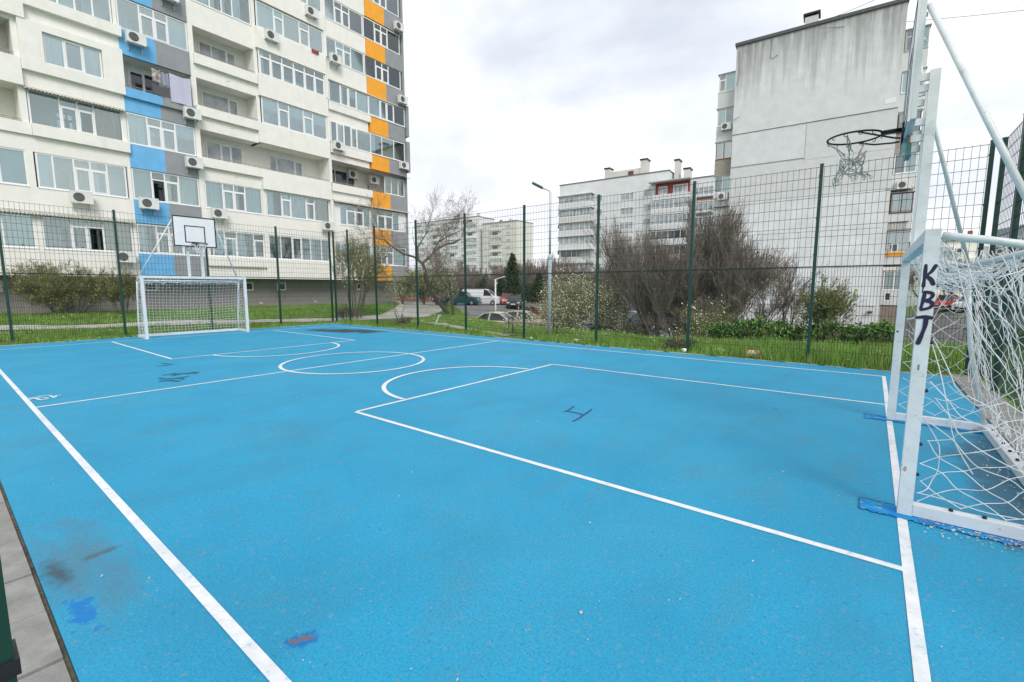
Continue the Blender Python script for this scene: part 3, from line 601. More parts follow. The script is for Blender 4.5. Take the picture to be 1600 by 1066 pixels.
# laundry on the blue and grey loggia
def fac(h, y, z):
    return (-12.1 + h * math.cos(A1) - y * math.sin(A1), h * math.sin(A1) + y * math.cos(A1), z)
def cloth(name, h0, h1, z0, z1, m, lab, y=-.22):
    n_, k_ = 14, 10; b = MB(); v = []
    for i in range(n_):
        for j in range(k_):
            u, w_ = i / (n_ - 1), j / (k_ - 1); v.append((h0 + (h1 - h0) * u, y + .03 * math.sin(u * 9 + w_ * 2) * (1 - w_ * .3), z0 + (z1 - z0) * w_ - .05 * math.sin(u * math.pi) * (w_ == 1)))
    v = [Vector(p) for p in v]; v2 = [p + Vector((0, .012, 0)) for p in v]; nn = n_ * k_
    f = [(i * k_ + j, (i + 1) * k_ + j, (i + 1) * k_ + j + 1, i * k_ + j + 1) for i in range(n_ - 1) for j in range(k_ - 1)]
    b.add([tuple(p) for p in v], f); b.add([tuple(p) for p in v2], [q[::-1] for q in f])
    o = obj(name, b, m, None, True); o.location = (-12.1, 0, 0); o.rotation_euler = (0, 0, A1); return tag(o, lab, 'laundry')
cloth('bed_sheet', -1.95, -.98, 11.75, 13.2, mat('lilac_cloth', (.50, .50, .62), .9, var=.05), 'large pale lilac sheet hanging to dry on the open blue and grey balcony')
cloth('dark_towel', -2.75, -1.99, 11.9, 12.42, mat('charcoal_cloth', (.10, .10, .11), .9), 'charcoal towel drying over the rail of the blue and grey balcony', -.2)
cloth('patterned_shirt', -2.72, -2.35, 12.55, 13.2, mat('mixed_cloth', (.55, .55, .55), .9, col2=(.12, .06, .07), scale=7), 'small red and black patterned shirt hanging on the blue and grey balcony', -.2)
cloth('blue_shirt', -2.3, -2.0, 12.5, 13.15, mat('grey_blue_cloth', (.28, .30, .42), .9), 'grey blue shirt on the washing line beside the lilac sheet', -.2)
cloth('red_cloth', 6.35, 6.85, 17.42, 17.66, mat('red_cloth', (.35, .05, .07), .9, var=.4), 'small crumpled red cloth hanging below an upper cream balcony window', -.28)
# air conditioners
ac0 = thing('air_conditioner', 'x', 'air conditioner', (0, 0, 0))
b = MB(); b.box(-.40, .40, -.30, 0, 0, .56); b.box(-.405, .405, -.305, .005, .545, .565); obj('case', b, ACW, ac0)
b = MB()
for rr in (.05, .09, .13, .17, .20): b.tube([(-.12 + rr * math.cos(t), -.312, .28 + rr * math.sin(t)) for t in np.linspace(0, 2 * math.pi, 21)], .006, 4)
b.lathe([(0, -.306), (.205, -.306), (.21, -.301), (.21, -.295)], (-.12, 0, .28), 24, 'y'); obj('fan_grille', b, ACD, ac0)
b = MB()
for xx in (-.28, .28): b.box(xx - .02, xx + .02, -.32, .16, -.05, -.005); b.box(xx - .02, xx + .02, .10, .16, -.3, -.05)
obj('bracket', b, STEEL, ac0)
b = MB(); b.tube([(.40, -.12, .2), (.5, -.1, .18), (.52, .1, .3), (.52, .25, .34)], .022, 6); obj('hose', b, PVC, ac0)
ACS = [(-3.32, 14.05, 'white air conditioner on the bright blue panel above the laundry balcony'), (-1.05, 11.05, 'white air conditioner at the grey end of the laundry balcony'), (-1.15, 8.4, 'white air conditioner on the grey panel two floors below the laundry'),
       (-3.4, 5.85, 'air conditioner on the blue panel above and left of the far backboard'), (-6.05, 5.75, 'large air conditioner on the cream wall left of the blue panels'), (-4.6, 3.0, 'air conditioner half hidden by a fence post, low on the cream wall'),
       (-.05, 5.75, 'air conditioner on the cream wall right above the far backboard'), (3.65, 17.0, 'air conditioner on the cream balcony left of the small red cloth'), (6.4, 19.6, 'air conditioner highest up on the cream balconies'),
       (13.75, 21.8, 'highest air conditioner on the grey edge of the tower'), (8.05, 17.3, 'air conditioner below cream balcony glazing, three floors above the brown canopy'), (13.95, 16.4, 'air conditioner on the grey edge beside the third orange panel'),
       (8.0, 11.45, 'white air conditioner at the left end of the balcony just above the brown canopy'), (13.9, 11.3, 'air conditioner on the grey edge just above the brown canopy'), (6.9, 5.75, 'air conditioner on cream wall behind the blossoming tree top')]
first = True
ac_pos = ACS + [(9.9, 10.0, 'left one of two air conditioners inside the open loggia under the brown canopy', 1.0), (11.6, 9.85, 'right one of two air conditioners inside the open loggia under the brown canopy', .7), (-1.7, 16.9, 'air conditioner at the top edge of the photo on a grey panel')]
for q in ac_pos:
    h, z, lab = q[:3]; y = q[3] if len(q) > 3 else -.2
    o = ac0 if first else copy_thing(ac0, (0, 0, 0), 0, lab); first = False
    o.location = fac(h, y, z); o.rotation_euler = (0, 0, A1); o['label'] = lab; o['group'] = 'air conditioners on the apartment buildings'

# ------------------------------------------------------------------ grey gable block on the right
A2 = R(4)
FWHc = mat('chimney_render', (.6, .6, .59), .8, var=.1)
GABLE = mat('gable_render', (.67, .685, .70), .9, var=.06, scale=1.2, bump=.1, bscale=40)
layer(GABLE, (.16, .16, .155), 1.5, .60, .95, stretch=(1.7, 1, .09), zfade=(16.0, 21.5, .40), amount=.62, detail=8)
layer(GABLE, (.17, .165, .12), 2.2, .78, 1.05, stretch=(1.5, 1, .25), zfade=(18.9, 21.5, .40), amount=.6, detail=8, loc=(3, 0, 1))
GAB2 = mat('gable_white', (.73, .755, .78), .9, var=.07, scale=1.1, bump=.12, bscale=30); layer(GAB2, (.52, .52, .52), .8, .5, .75, amount=.5, stretch=(1, 1, .4)); layer(GAB2, (.58, .48, .36), 1.1, .72, .82, amount=.4, stretch=(.3, 1, 3))
GAB3 = mat('gable_panel', (.64, .65, .655), .9, var=.05, scale=2.0, bump=.1); layer(GAB3, (.70, .72, .74), 1.2, .5, .7, amount=.5)
GAB4 = mat('gable_patch', (.67, .69, .705), .9, var=.06, scale=1.5, bump=.1); layer(GAB4, (.74, .76, .78), 1.2, .5, .7, amount=.5)
gb = thing('apartment_block', 'grey end wall of an apartment block with dark rain streaks under its roof edge', 'building', (8.6, 32.0, 0), A2)
GW = 10.78
b = MB(); b.box(0, GW, 0.07, 30, -4, 21.35); obj('wall', b, GAB3, gb)
def gp(x0, x1, z0, z1, y, m): b = MB(); b.box(x0, x1, y, .069, z0, z1); obj('facade_panel', b, m, gb)
gp(.02, GW, 14.42, 21.35, -.06, GABLE); gp(.02, 5.27, 11.8, 14.36, -.005, GAB4); gp(5.30, GW + .01, 11.62, 14.36, 0.0, GAB3); gp(.02, GW, 8.84, 11.6, -.005, GAB3)
gp(.04, 10.45, 6.06, 8.78, -.05, GAB2); gp(.03, 5.24, .26, 6.03, -.045, GAB2); gp(5.27, 10.5, .26, 6.03, -.05, GAB2); gp(.02, GW - .1, -4, .22, -.03, GAB3)
b = MB(); b.box(-.08, GW + .06, -.14, 30, 21.352, 21.50); b.box(-.1, GW + .08, -.17, -.1, 21.40, 21.62); obj('roof', b, mat('roof_flashing', (.09, .095, .10), .6, var=.2), gb)
b = MB(); b.box(4.68, 5.55, .25, 1.2, 21.5, 22.30); ch = obj('chimney', b, FWHc, gb); b = MB(); b.box(4.56, 5.67, .15, 1.3, 22.42, 22.56); b.box(4.75, 5.48, .3, 1.15, 22.30, 22.42); obj('chimney_cap', b, BLACK, ch)
b = MB(); b.tube([(2.6, -.09, 21.4), (2.55, -.10, 20.6), (2.5, -.1, 19.9), (2.7, -.1, 19.75), (3.0, -.1, 19.95), (3.02, -.1, 19.85)], .018, 6); b.tube([(.25, -.1, 21), (.32, -.1, 19.2), (.2, -.1, 18.35), (.12, -.1, 18.4)], .018, 6)
b.tube([(0.05, -.1, 15.6), (.55, -.25, 15.75)], .02, 6); obj('loose_cable', b, RAIL, gb)
b = MB(); b.lathe([(0, 0), (.12, 0), (.2, .12), (.05, .2), (0, .2)], (10.2, -.2, -.25)); obj('wall_lamp', b, ACD, gb)
b = MB(); b.box(10.0, 10.6, -.075, -.06, 14.75, 15.1); obj('plate', b, PVC, gb)
GS = [18.27, 15.48, 12.72, 9.9, 7.1, 4.42, 1.47]
def balcony_stack(side):
    for k, zs in enumerate(GS):
        o_ = {-1: (-1.38, -.02), 1: (GW + .05, GW + 1.38)}[side]; x0, x1 = o_; y0, y1 = .55, 4.2
        par = MB()
        low = {0: 1.25, 1: 1.25, 2: 1.15, 3: 1.0, 4: 1.0, 5: .95, 6: .95}[k]
        par.box(x0, x1, y0, y1, zs - low - .16, zs - low); par.box(x0, x1, y0, y0 + .1, zs - low, zs - .02); xo = x0 if side < 0 else x1 - .1
        par.box(xo, xo + .1, y0 + .1, y1, zs - low, zs - .02)
        obj('balcony', par, GAB3 if k != 2 else mat('worn_parapet', (.34, .31, .27), .9, var=.2), gb)
        zt = zs + 1.42; a, c = x0 + .04, x1 - .02
        fm = PVC if k not in (2,) else ORANGEST
        if side > 0: fm = [ALUM, PVC, BROWNF, PVC, BROWNF, ALUM, PVC][k]
        ww = glazing(gb, [a, (a + c) / 2 + (.0 if k else -.1), c], 'tf' if k == 0 else 'ff', zs, zt, y0 + .02, {0: '.l', 1: 'l.', 3: '.w', 4: 'b.'}.get(k, ''), fm, gm=GLASS)
        rf = MB(); rf.box(x0 - .06, x1 + .06, y0 - .06, y1, zt + .01, zt + .07); obj('balcony_roof', rf, CANOPY, gb)
        bk = MB(); bx = (x0 + .02, x1); bk.box(bx[0] + .1, bx[1], y1 - .6, y1 - .5, zs - .9, zt); obj('balcony_back', bk, ROOM, gb)
        sd_ = MB(); xs_ = x0 + .03 if side < 0 else x1 - .05; sd_.box(xs_, xs_ + .02, y0 + .1, y1, zs, zt); obj('side_pane', sd_, FARGL, gb)
balcony_stack(-1); balcony_stack(1)
b = MB(); b.box(GW + .02, GW + 1.5, 8, 20, -4, 18.7); wl2 = obj('rear_wing', b, CREAM, gb); b = MB(); b.box(GW, GW + 1.6, 7.9, 20.1, 18.7, 18.95); obj('roof', b, mat('roof_blue_grey', (.22, .28, .33), .6), gb)
b = MB(); b.box(GW - .0, GW + 1.2, .1, 5, -4, .3); obj('basement_wall', b, mat('brown_panel', (.24, .20, .16), .9, var=.15), gb)
for xx, zz in ((GW + .2, 1.0), (GW + .35, 4.55), (GW + .15, -1.4)):
    b = MB(); frame_bars(b, xx, xx + .36, zz - .3, zz + .3, .02, .05, .06); q = obj('window', b, PVC, gb); b = MB(); b.box(xx + .05, xx + .31, .05, .06, zz - .25, zz + .25); obj('pane', b, DARKGL, q)
b = MB(); b.box(-1.0, -.1, .2, .5, 3.0, 3.2); b.box(GW + .1, GW + 1.2, .48, .54, 3.98, 4.25); obj('yellow_strip', b, ORANGE, gb)
b = MB()
for k in range(7): b.box(GW + .1 + k * .16, GW + .12 + k * .16, .5, .52, 5.85, 6.4)
b.box(GW + .08, GW + 1.2, .49, .53, 6.4, 6.44); b.box(GW + .08, GW + 1.2, .49, .53, 5.82, 5.86); obj('railing', b, BROWNF, gb)
def gabp(x, y, z): return (8.6 + x * math.cos(A2) - y * math.sin(A2), 32 + x * math.sin(A2) + y * math.cos(A2), z)
for x, z, lab in ((-.55, 15.05, 'air conditioner on the upper left balcony of the grey gable block'), (-.55, 9.25, 'air conditioner low on the left balconies of the grey gable block, above bare branches'), (GW + .75, 8.75, 'air conditioner beside a white window behind the near hoop net')):
    copy_thing(ac0, gabp(x, .5, z), A2, lab, 'air conditioners on the apartment buildings')

# ------------------------------------------------------------------ blocks further away
FW = mat('far_wall', (.70, .71, .73), .9, var=.06, scale=.6); layer(FW, (.56, .56, .56), .5, .55, .75, amount=.5)
FW2 = mat('far_wall_warm', (.62, .60, .57), .9, var=.06, scale=.6)
FWH = mat('far_white', (.66, .67, .68), .8, var=.05, scale=1.5)
RED = mat('red_wall', (.27, .055, .05), .8, var=.1, scale=2)
def win(root, x0, x1, z0, z1, n_, y=-.05, fm=PVC, gm=FARGL):
    b = MB(); frame_bars(b, x0, x1, z0, z1, y, .09, .08)
    for k in range(1, n_): xx = x0 + (x1 - x0) * k / n_; b.box(xx - .045, xx + .045, y + .002, y + .078, z0 + .09, z1 - .09)
    w_ = obj('window', b, fm, root); p_ = MB(); p_.box(x0 + .09, x1 - .09, y + .04, y + .06, z0 + .09, z1 - .09); obj('pane', p_, gm, w_)
mid = thing('apartment_block', 'long grey apartment block far off between the lamp post and the big bare tree', 'building', (-20, 80, 0), R(4))
b = MB(); b.box(-18.0, 6.0, 0, 12, -3, 24.3); b.box(6.0, 16.0, .6, 12, -3, 22.3); b.box(-18.9, -18.0, 2, 11, -3, 20.6); obj('wall', b, FW, mid)
b = MB(); b.box(-18.1, 6.1, -.1, 12.1, 24.302, 24.5); b.box(6.12, 16.1, .5, 12.1, 22.302, 22.5); obj('roof', b, mat('far_roof', (.16, .16, .17), .7), mid)
b = MB(); b.box(-7.1, -.4, 2.2, 5, 24.502, 26.2); obj('roof_house', b, FW2, mid)
for c0, c1, z0_, z1_ in ((-8.2, -7.1, 24.5, 26.9), (-.4, .9, 24.5, 27.6), (6.5, 7.3, 22.5, 26.5), (8.3, 9.4, 22.5, 24.6)):
    b = MB(); b.box(c0, c1, 2, 4, z0_, z1_); q = obj('chimney', b, FW2, mid); b = MB(); b.box(c0 - .15, c1 + .15, 1.9, 4.1, z1_ + .002, z1_ + .28); obj('chimney_cap', b, BLACK, q)
b = MB(); b.box(-3.0, -1.9, 2.12, 2.19, 24.7, 25.8); obj('hatch', b, BROWNF, mid)
for k in range(7):
    z = 20.0 - 2.92 * k
    x0, x1 = -17.6 + .15 * (k > 0), -9.9
    m_ = [FW, FW2, FWH, FW, GAB3, FW, FW][k]; yd = -1.3
    bb = MB(); bb.box(x0 - .1, x1 + .1, yd, -.002, z - 1.25, z); obj('balcony', bb, m_, mid)
    if k != 4: win(mid, x0, x1, z, z + 1.55, 6 if k != 1 else 9, yd + .05)
    else: win(mid, x0 + .5, x1 - 3.0, z, z + 1.5, 3, yd + .05, ALUM, DARKGL)
    cp = MB(); cp.box(x0 - .25, x1 + .4, yd - .25, -.002, z + 1.57, z + 1.7); obj('balcony_roof', cp, ALUM, mid)
    sidew = MB(); sidew.box(x1 + .0, x1 + .08, yd + .05, -.002, z, z + 1.55); obj('side_pane', sidew, FARGL, mid)
    win(mid, -9.2, -7.7, z - .1, z + 1.3, 2); win(mid, -3.6, -.9, z - .4, z + 1.05, 3); win(mid, 1.2, 2.7, z - .1, z + 1.4, 2)
    if k: nb = MB(); nb.box(-5.6, -1.0, -.05, -.001, z - .9, z - .55); obj('ledge', nb, FWH, mid)
    y2 = -1.35
    bb = MB(); bb.box(3.0, 10.2, y2, -.002, z - 1.3, z - .2) if k else bb.box(3.4, 10.2, y2, -.002, z - 1.3, z - .35); obj('balcony', bb, FWH if k in (1, 2) else FW, mid)
    if k == 0:
        rw = MB(); rw.box(3.6, 10.1, -.25, -.003, z - .3, z + 2.0); obj('back_wall', rw, RED, mid); win(mid, 4.2, 5.9, z - .1, z + 1.35, 2, -.32); win(mid, 7.0, 9.7, z - .1, z + 1.4, 3, -.32)
        rr = MB(); rr.box(2.6, 10.5, -1.9, -.003, z + 2.02, z + 2.2); obj('balcony_roof', rr, ALUM, mid)
    else: win(mid, 3.1, 10.1, z - .2, z + 1.5, 8 if k < 3 else 6, y2 + .06, PVC, FARGL if k < 3 else DARKGL)
    z2 = z - 1.15
    bb = MB(); bb.box(10.9, 17.0, -.9, .598, z2 - 1.3, z2); obj('balcony', bb, FW if k else GAB3, mid)
    win(mid, 11.0, 16.2, z2, z2 + 1.5, 6, -.84); sl = MB(); sl.box(11.6, 14.6, -1.0, -.91, z2 - .85, z2 - .35)
    obj('flower_box', sl, BROWNF if k == 0 else (ACD if k == 1 else FW2), mid)
    if k < 6: sb = MB(); sb.box(-18.95, -18.05, 1.0, 1.99, z - 2.0, z - 1.2); obj('balcony', sb, ACD if k % 2 else FW, mid); win(mid, -18.9, -18.1, z - 1.1, z + .2, 2, 1.2)
def block(name, lab, loc, rz, w_, h_, d_, cols, base, m_, gab=None):
    t = thing(name, lab, 'building', loc, rz); b = MB(); b.box(0, w_, 0, d_, -4, h_); obj('wall', b, m_, t)
    b = MB(); b.box(-.15, w_ + .15, -.15, d_ + .15, h_ + .002, h_ + .3); obj('roof', b, mat('far_roof', (.2, .2, .21), .7), t)
    nf = int((h_ - 1) / 2.9)
    for k in range(nf):
        z = h_ - 2.3 - 2.9 * k
        for c, (xa, xb, kind) in enumerate(cols):
            if kind == 'b':
                bb = MB(); bb.box(xa - .1, xb + .1, -1.25, -.002, z - 1.2, z); obj('balcony', bb, rnd.choice([FW, FWH, FW2, m_]), t)
                if rnd.random() < .7: win(t, xa, xb, z, z + 1.45, max(2, int((xb - xa) / .9)), -1.2)
                else: win(t, xa + .3, xa + (xb - xa) * .6, z - .2, z + 1.3, 2, -.06, ALUM, DARKGL)
            else: win(t, xa, xb, z - .3, z + 1.15, 2 if xb - xa < 2 else 3, -.06)
    return t
fb1 = block('apartment_block', 'pale distant apartment block with a plain end wall, left of the lamp post', (-116.8, 141, 0), R(1), 18.5, 29, 12, [(1.2, 2.6, 'w'), (5.4, 10.5, 'b'), (13.2, 15.4, 'w')], 0, FW2)
b = MB(); b.box(18.52, 18.55, 0, 12, -4, 29); obj('end_wall', b, mat('end_wall', (.68, .66, .63), .9, var=.04), fb1)

for c0 in (8, 13): b = MB(); b.box(c0, c0 + 1.25, 2, 3, 29.302, 30.5); obj('chimney', b, FW2, fb1)
b = MB(); b.box(8.05, 9.2, 1.95, 1.99, 29.35, 30.2); obj('hatch', b, mat('red_hatch', (.5, .08, .03), .8), fb1)
fb2 = block('apartment_block', 'long distant apartment block behind the leaning bare tree', (-158, 139, 0), R(2), 39, 32.5, 12, [(1, 5, 'b'), (7, 9, 'w'), (11, 16, 'b'), (18, 20.5, 'w'), (22, 27, 'b'), (29, 31, 'w'), (33, 38, 'b')], 0, FW)
for c0 in (25, 37): b = MB(); b.box(c0, c0 + 1.1, 2, 3, 32.802, 34.4); obj('chimney', b, FW2, fb2)
block('apartment_block', 'low block with grey balconies just visible above brown trees right of the lamp post', (-78, 190, 0), R(2), 30, 22, 12, [(2, 6, 'b'), (8, 10, 'w'), (12, 17, 'b'), (20, 22, 'w')], 0, FW)
rb = thing('apartment_block', 'cream row block with air conditioners behind the near goal net', 'building', (24, 74, 0), R(14))
b = MB(); b.box(0, 44, 0, 12, -4, 7.9); obj('wall', b, CREAM, rb)
b = MB(); b.box(-.2, 44, -.3, 12, 7.902, 8.3); b.box(12, 44, 5, 12, 8.3, 10.2); obj('roof', b, mat('slate_roof', (.36, .41, .44), .7, var=.1), rb)
b = MB(); b.box(6.4, 6.8, 5, 5.5, 8.3, 9.6); obj('chimney', b, mat('brick_red', (.30, .09, .07), .8), rb)
for k in range(9):
    for z in (5.6, 2.6): win(rb, 1 + k * 4.6, 3.2 + k * 4.6, z, z + 1.5, 2)
    bb = MB(); bb.box(3.8 + k * 4.6, 5.4 + k * 4.6, -.9, -.002, 4.5, 5.5); obj('balcony', bb, FWH, rb)
for k in range(4):
    p = (24 + (3.4 + k * 4.0) * math.cos(R(14)) + .3, 74 + (3.4 + k * 4.0) * math.sin(R(14)) - .35, 6.2 - .25 * (k % 2))
    o = copy_thing(ac0, p, R(14), 'one of four air conditioners on the cream row block behind the near goal', 'air conditioners on the row block'); o.scale = (1.2, 1.2, 1.2)

# ------------------------------------------------------------------ goals with basketball frames (local x: away from the court, y along goal line)
def cordnet(b, grid, r, jit, seed, skip=0., sag=.0, sub=3, diag=False):
    """grid: array (n, m, 3) of knots -> cords between neighbours, slack and slightly random"""
    rg = np.random.RandomState(seed); g = np.array(grid, float); n_, m_ = g.shape[:2]
    g = g + rg.randn(n_, m_, 3) * jit; P0 = []; P1 = []
    def cord(a, c):
        if rg.rand() < skip: return
        k = np.linspace(0, 1, sub + 1)[:, None]; p = a + (c - a) * k; sl = sag * abs(rg.randn() + .6)
        p[:, 2] -= sl * 4 * k[:, 0] * (1 - k[:, 0]); p[1:-1] += rg.randn(sub - 1, 3) * sl * .35
        P0.append(p[:-1]); P1.append(p[1:])
    for i in range(n_):
        for j in range(m_):
            if i + 1 < n_: cord(g[i, j], g[i + 1, j])
            if j + 1 < m_: cord(g[i, j], g[i, j + 1])
    b.segs(np.concatenate(P0), np.concatenate(P1), r, r, 4)
    return g
def diamonds(b, fn, nu, nv, jit, seed, skip=0., r=.0030):
    """knotted net on a surface fn(u, v): cords run along both diagonals as smooth slack curves"""
    rg = np.random.RandomState(seed); K = {}
    for i in range(nu):
        for j in range(nv):
            if (i + j) % 2 == 0: K[i, j] = np.array(fn(i / (nu - 1), j / (nv - 1))) + rg.randn(3) * jit * (.3 if i in (0, nu - 1) else 1)
    runs = []
    for st in (1, -1):
        for i in range(nu):
            for j in range(nv):
                if (i, j) in K and (i - 1, j - st) not in K:
                    run = []; q = (i, j)
                    while q in K:
                        run.append(K[q]); q = (q[0] + 1, q[1] + st)
                        if rg.rand() < skip and len(run) > 1: runs.append(run); run = []
                    runs.append(run)
    for run in runs:
        if len(run) < 2: continue
        p = np.array(run); e = np.concatenate([[2 * p[0] - p[1]], p, [2 * p[-1] - p[-2]]]); o = []
        for k in range(len(p) - 1):
            for t in (0, .25, .5, .75):
                a, c, d, f = e[k:k + 4]; o.append(.5 * (2 * c + (d - a) * t + (2 * a - 5 * c + 4 * d - f) * t * t + (3 * c - a - 3 * d + f) * t ** 3))
        o.append(p[-1]); b.tube(o, r, 4, False)
    for q in K.values(): b.add(q + np.array([(0, 0, .007), (.006, 0, 0), (0, .006, 0), (-.006, 0, 0), (0, -.006, 0), (0, 0, -.007)]), [(0, 1, 2), (0, 2, 3), (0, 3, 4), (0, 4, 1), (5, 2, 1), (5, 3, 2), (5, 4, 3), (5, 1, 4)])
HW = 1.565; GZ = 2.05; TD = .55; BD_ = .86
def goal(label, loc, rz, near):
    t = thing('football_goal', label, 'goal', loc, rz, 'football goals with basketball boards')
    for s in (-1, 1):
        b = MB(); b.box(-.042, .042, s * HW - .042, s * HW + .042, .0, GZ + .045); obj('post', b, WHITE, t)
        b = MB(); b.box(.044, BD_ + .05, s * HW - .04, s * HW + .04, .012, .095); obj('base_bar', b, WHITE, t)
        b = MB(); b.tube([(.05, s * HW, GZ), (TD * .5, s * HW, GZ - .045), (TD, s * HW, GZ - .11)], .026, 12); obj('top_bar', b, WHITE, t, True)
        b = MB(); b.tube([(TD, s * HW, GZ - .11), (TD + .10, s * HW, GZ - .5), (BD_ - .05, s * HW, .6), (BD_, s * HW, .1)] if not near else [(TD, s * HW, GZ - .11), (TD + .1, s * HW, 1.0), (BD_ - .02, s * HW, .1)], .024, 12); obj('rear_post', b, WHITE, t, True)
    b = MB(); b.box(-.042, .042, -HW + .044, HW - .044, GZ - .042, GZ + .043); obj('crossbar', b, WHITE, t)
    b = MB(); b.tube([(TD, -HW, GZ - .11), (TD, HW, GZ - .11)], .026, 12); obj('rear_crossbar', b, WHITE, t, True)
    b = MB(); b.box(BD_ - .035, BD_ + .05, -HW + .042, HW - .042, .013, .093); obj('rear_base_bar', b, WHITE, t)
    net = MB()
    if near:
        def back(u, v):
            bel = math.sin(min(u, 1) * math.pi) * math.sin(v * math.pi)
            return (TD + (BD_ - TD) * u ** 1.4 + .16 * bel + .035 * math.sin(v * 17 + u * 5), -HW + 2 * HW * v + .05 * math.sin(u * 8 + v * 6), (GZ - .12) * (1 - u) + .09 - .10 * bel + .03 * math.sin(v * 11))
        diamonds(net, back, 27, 40, .013, 2)
        def side(s):
            def f(u, v):
                xb = TD + (BD_ - TD) * u
                return (.07 + (xb - .07) * v, s * HW + s * .10 * math.sin(u * math.pi) * math.sin(v * math.pi), (GZ - .05 - .1 * v) * (1 - u) + .12 * u - .12 * math.sin(v * math.pi) * (1 - u))
            return f
        f1 = side(-1); diamonds(net, lambda u, v: f1(.52 + .48 * u, v), 13, 8, .016, 4)
        diamonds(net, side(1), 22, 8, .016, 5, .1)
        def roof(u, v):
            hang = math.sin(u * math.pi); return (.05 + (TD - .05) * u, -HW + 2 * HW * v + .05 * math.sin(u * 6), GZ - .02 - .11 * u - .16 * hang - .07 * hang * abs(math.sin(v * 8)))
        diamonds(net, roof, 9, 40, .02, 6)
        diamonds(net, lambda u, v: tuple(np.array(roof(u, v)) - (0, .05, .05 + .04 * math.sin(v * 13))), 7, 32, .03, 9, .25)
        rg = np.random.RandomState(12)      # slack gathered cords hanging round the rear post, the near upper edge and along the base
        def slack(p0, p1, sag, n_=10, w=.02):
            q = np.linspace(0, 1, n_)[:, None]; p = np.array(p0) + (np.array(p1) - np.array(p0)) * q; p[:, 2] -= sag * 4 * (q * (1 - q))[:, 0]; p += w * np.stack([np.sin(q[:, 0] * rg.uniform(3, 8) + rg.rand() * 6) for _ in range(3)], -1) * (q * (1 - q) * 4); net.tube(p, .0034, 4)
        for k in range(16):
            y = HW - .03 - abs(rg.randn()) * .07; z = rg.uniform(.9, 1.9); slack((TD + .03 + .14 * (1.95 - z), y, z), (TD + .1 + .2 * rg.rand(), y - .08 * rg.rand(), z - rg.uniform(.45, .8)), .04, w=.03)
        for k in range(34):
            y = rg.uniform(-HW, HW); a_ = rg.uniform(.12, .3); slack((BD_ + .03 + .04 * rg.rand(), y, .14 + .06 * rg.rand()), (BD_ + .06 + .05 * rg.rand(), y + a_, .14 + .1 * rg.rand()), rg.uniform(-.05, .02), w=.04)
        for k in range(7): x_ = .1 + .06 * k; slack((x_, -HW, GZ - .09 - .08 * k / 7), (x_ + rg.uniform(.15, .4), -HW + .1 * rg.rand(), rg.uniform(1.0, 1.6)), .05, w=.03)
        for k in range(5): slack((.06, HW - .02, rg.uniform(.9, 1.9)), (TD * rg.uniform(.5, 1), HW, rg.uniform(.9, 1.8)), rg.uniform(.05, .2))
        for pts in ([(.06, -HW, 1.32), (.2, -HW + .02, .98), (.36, -HW + .1, .86), (.52, -HW + .05, 1.02), (.62, -HW, 1.36)], [(.06, -HW, .72), (.15, -HW + .03, .55), (.18, -HW + .05, .36), (.12, -HW + .04, .22), (.06, -HW, .17)], [(.05, -HW, 1.3), (.14, -HW, .95), (.24, -HW + .03, .62), (.34, -HW + .04, .38)], [(.06, -HW + .02, .16), (.3, -HW + .02, .16), (.5, -HW + .04, .135), (.8, -HW + .05, .13)]):
            p = np.array(pts); q = np.linspace(0, len(p) - 1, 14); net.tube(np.stack([np.interp(q, np.arange(len(p)), p[:, k]) for k in range(3)], -1) + .012 * np.sin(np.outer(q * 2.2, (1, 1.3, .7)) + (0, 1, 2)), .0034, 5)
    else:
        u = np.linspace(0, 1, 20); v = np.linspace(0, 1, 31); V, U = np.meshgrid(v, u)
        bel = np.sin(U * np.pi) * np.sin(V * np.pi) ** .6
        gg = np.stack([TD + (BD_ - TD) * U + .16 * bel, -HW + 2 * HW * V, (GZ - .12) * (1 - U) + .10 - .07 * np.sin(V * np.pi) * np.sin(U * np.pi)], -1); cordnet(net, gg, .0036, .006, 3, 0, .0, 1)
        for s in (-1, 1):
            u = np.linspace(0, 1, 20); v = np.linspace(0, 1, 7); V, U = np.meshgrid(v, u); xb = TD + (BD_ - TD) * U
            cordnet(net, np.stack([.05 + (xb - .05) * V, s * HW + 0 * U - s * .06 * np.sin(U * np.pi) * np.sin(V * np.pi), (GZ - .04 - .08 * V) * (1 - U) + .1], -1), .0038, .012, 7 + s, 0, .0, 1)
        u = np.linspace(0, 1, 6); v = np.linspace(0, 1, 31); V, U = np.meshgrid(v, u)
        cordnet(net, np.stack([.05 + (TD - .05) * U, -HW + 2 * HW * V, GZ - .03 - .1 * U - .09 * np.sin(U * np.pi)], -1), .004, .015, 15, 0, .02, 2)
    obj('net', net, CORD, t)
    # carriers of the basketball board
    for y in (-.21, .21):
        b = MB(); b.box(-.037, .037, y - .037, y + .037, GZ + .044, 3.62); obj('upright', b, WHITE, t)
        for z in (3.05, 3.19, 3.48, 3.575): st = MB(); st.box(-.13, -.038, y - .02, y + .02, z - .03, z + .03); obj('stub', st, WHITE, t)
    for s in (-1, 1):
        b = MB(); b.tube([(TD, s * HW, GZ - .08), (-.10, s * .60, 4.02)], .021, 10); obj('brace', b, WHITE, t, True)
    bd = MB(); bd.box(-.175, -.155, -.645, .645, 3.10, 4.13); bo = obj('backboard', bd, BOARD, t)
    fr = MB()
    for y in (-.6, .6): fr.box(-.154, -.115, y - .035, y + .035, 3.12, 4.11)
    for z in (3.14, 4.08): fr.box(-.154, -.116, -.564, .564, z - .03, z + .03)
    for y in (-.21, .21): fr.box(-.154, -.117, y - .03, y + .03, 3.172, 4.048)
    for z in (3.95, 3.75): fr.lathe([(0, -.0), (.018, 0), (.018, .012), (0, .014)], (-.115, -.6, z), 10, 'x')
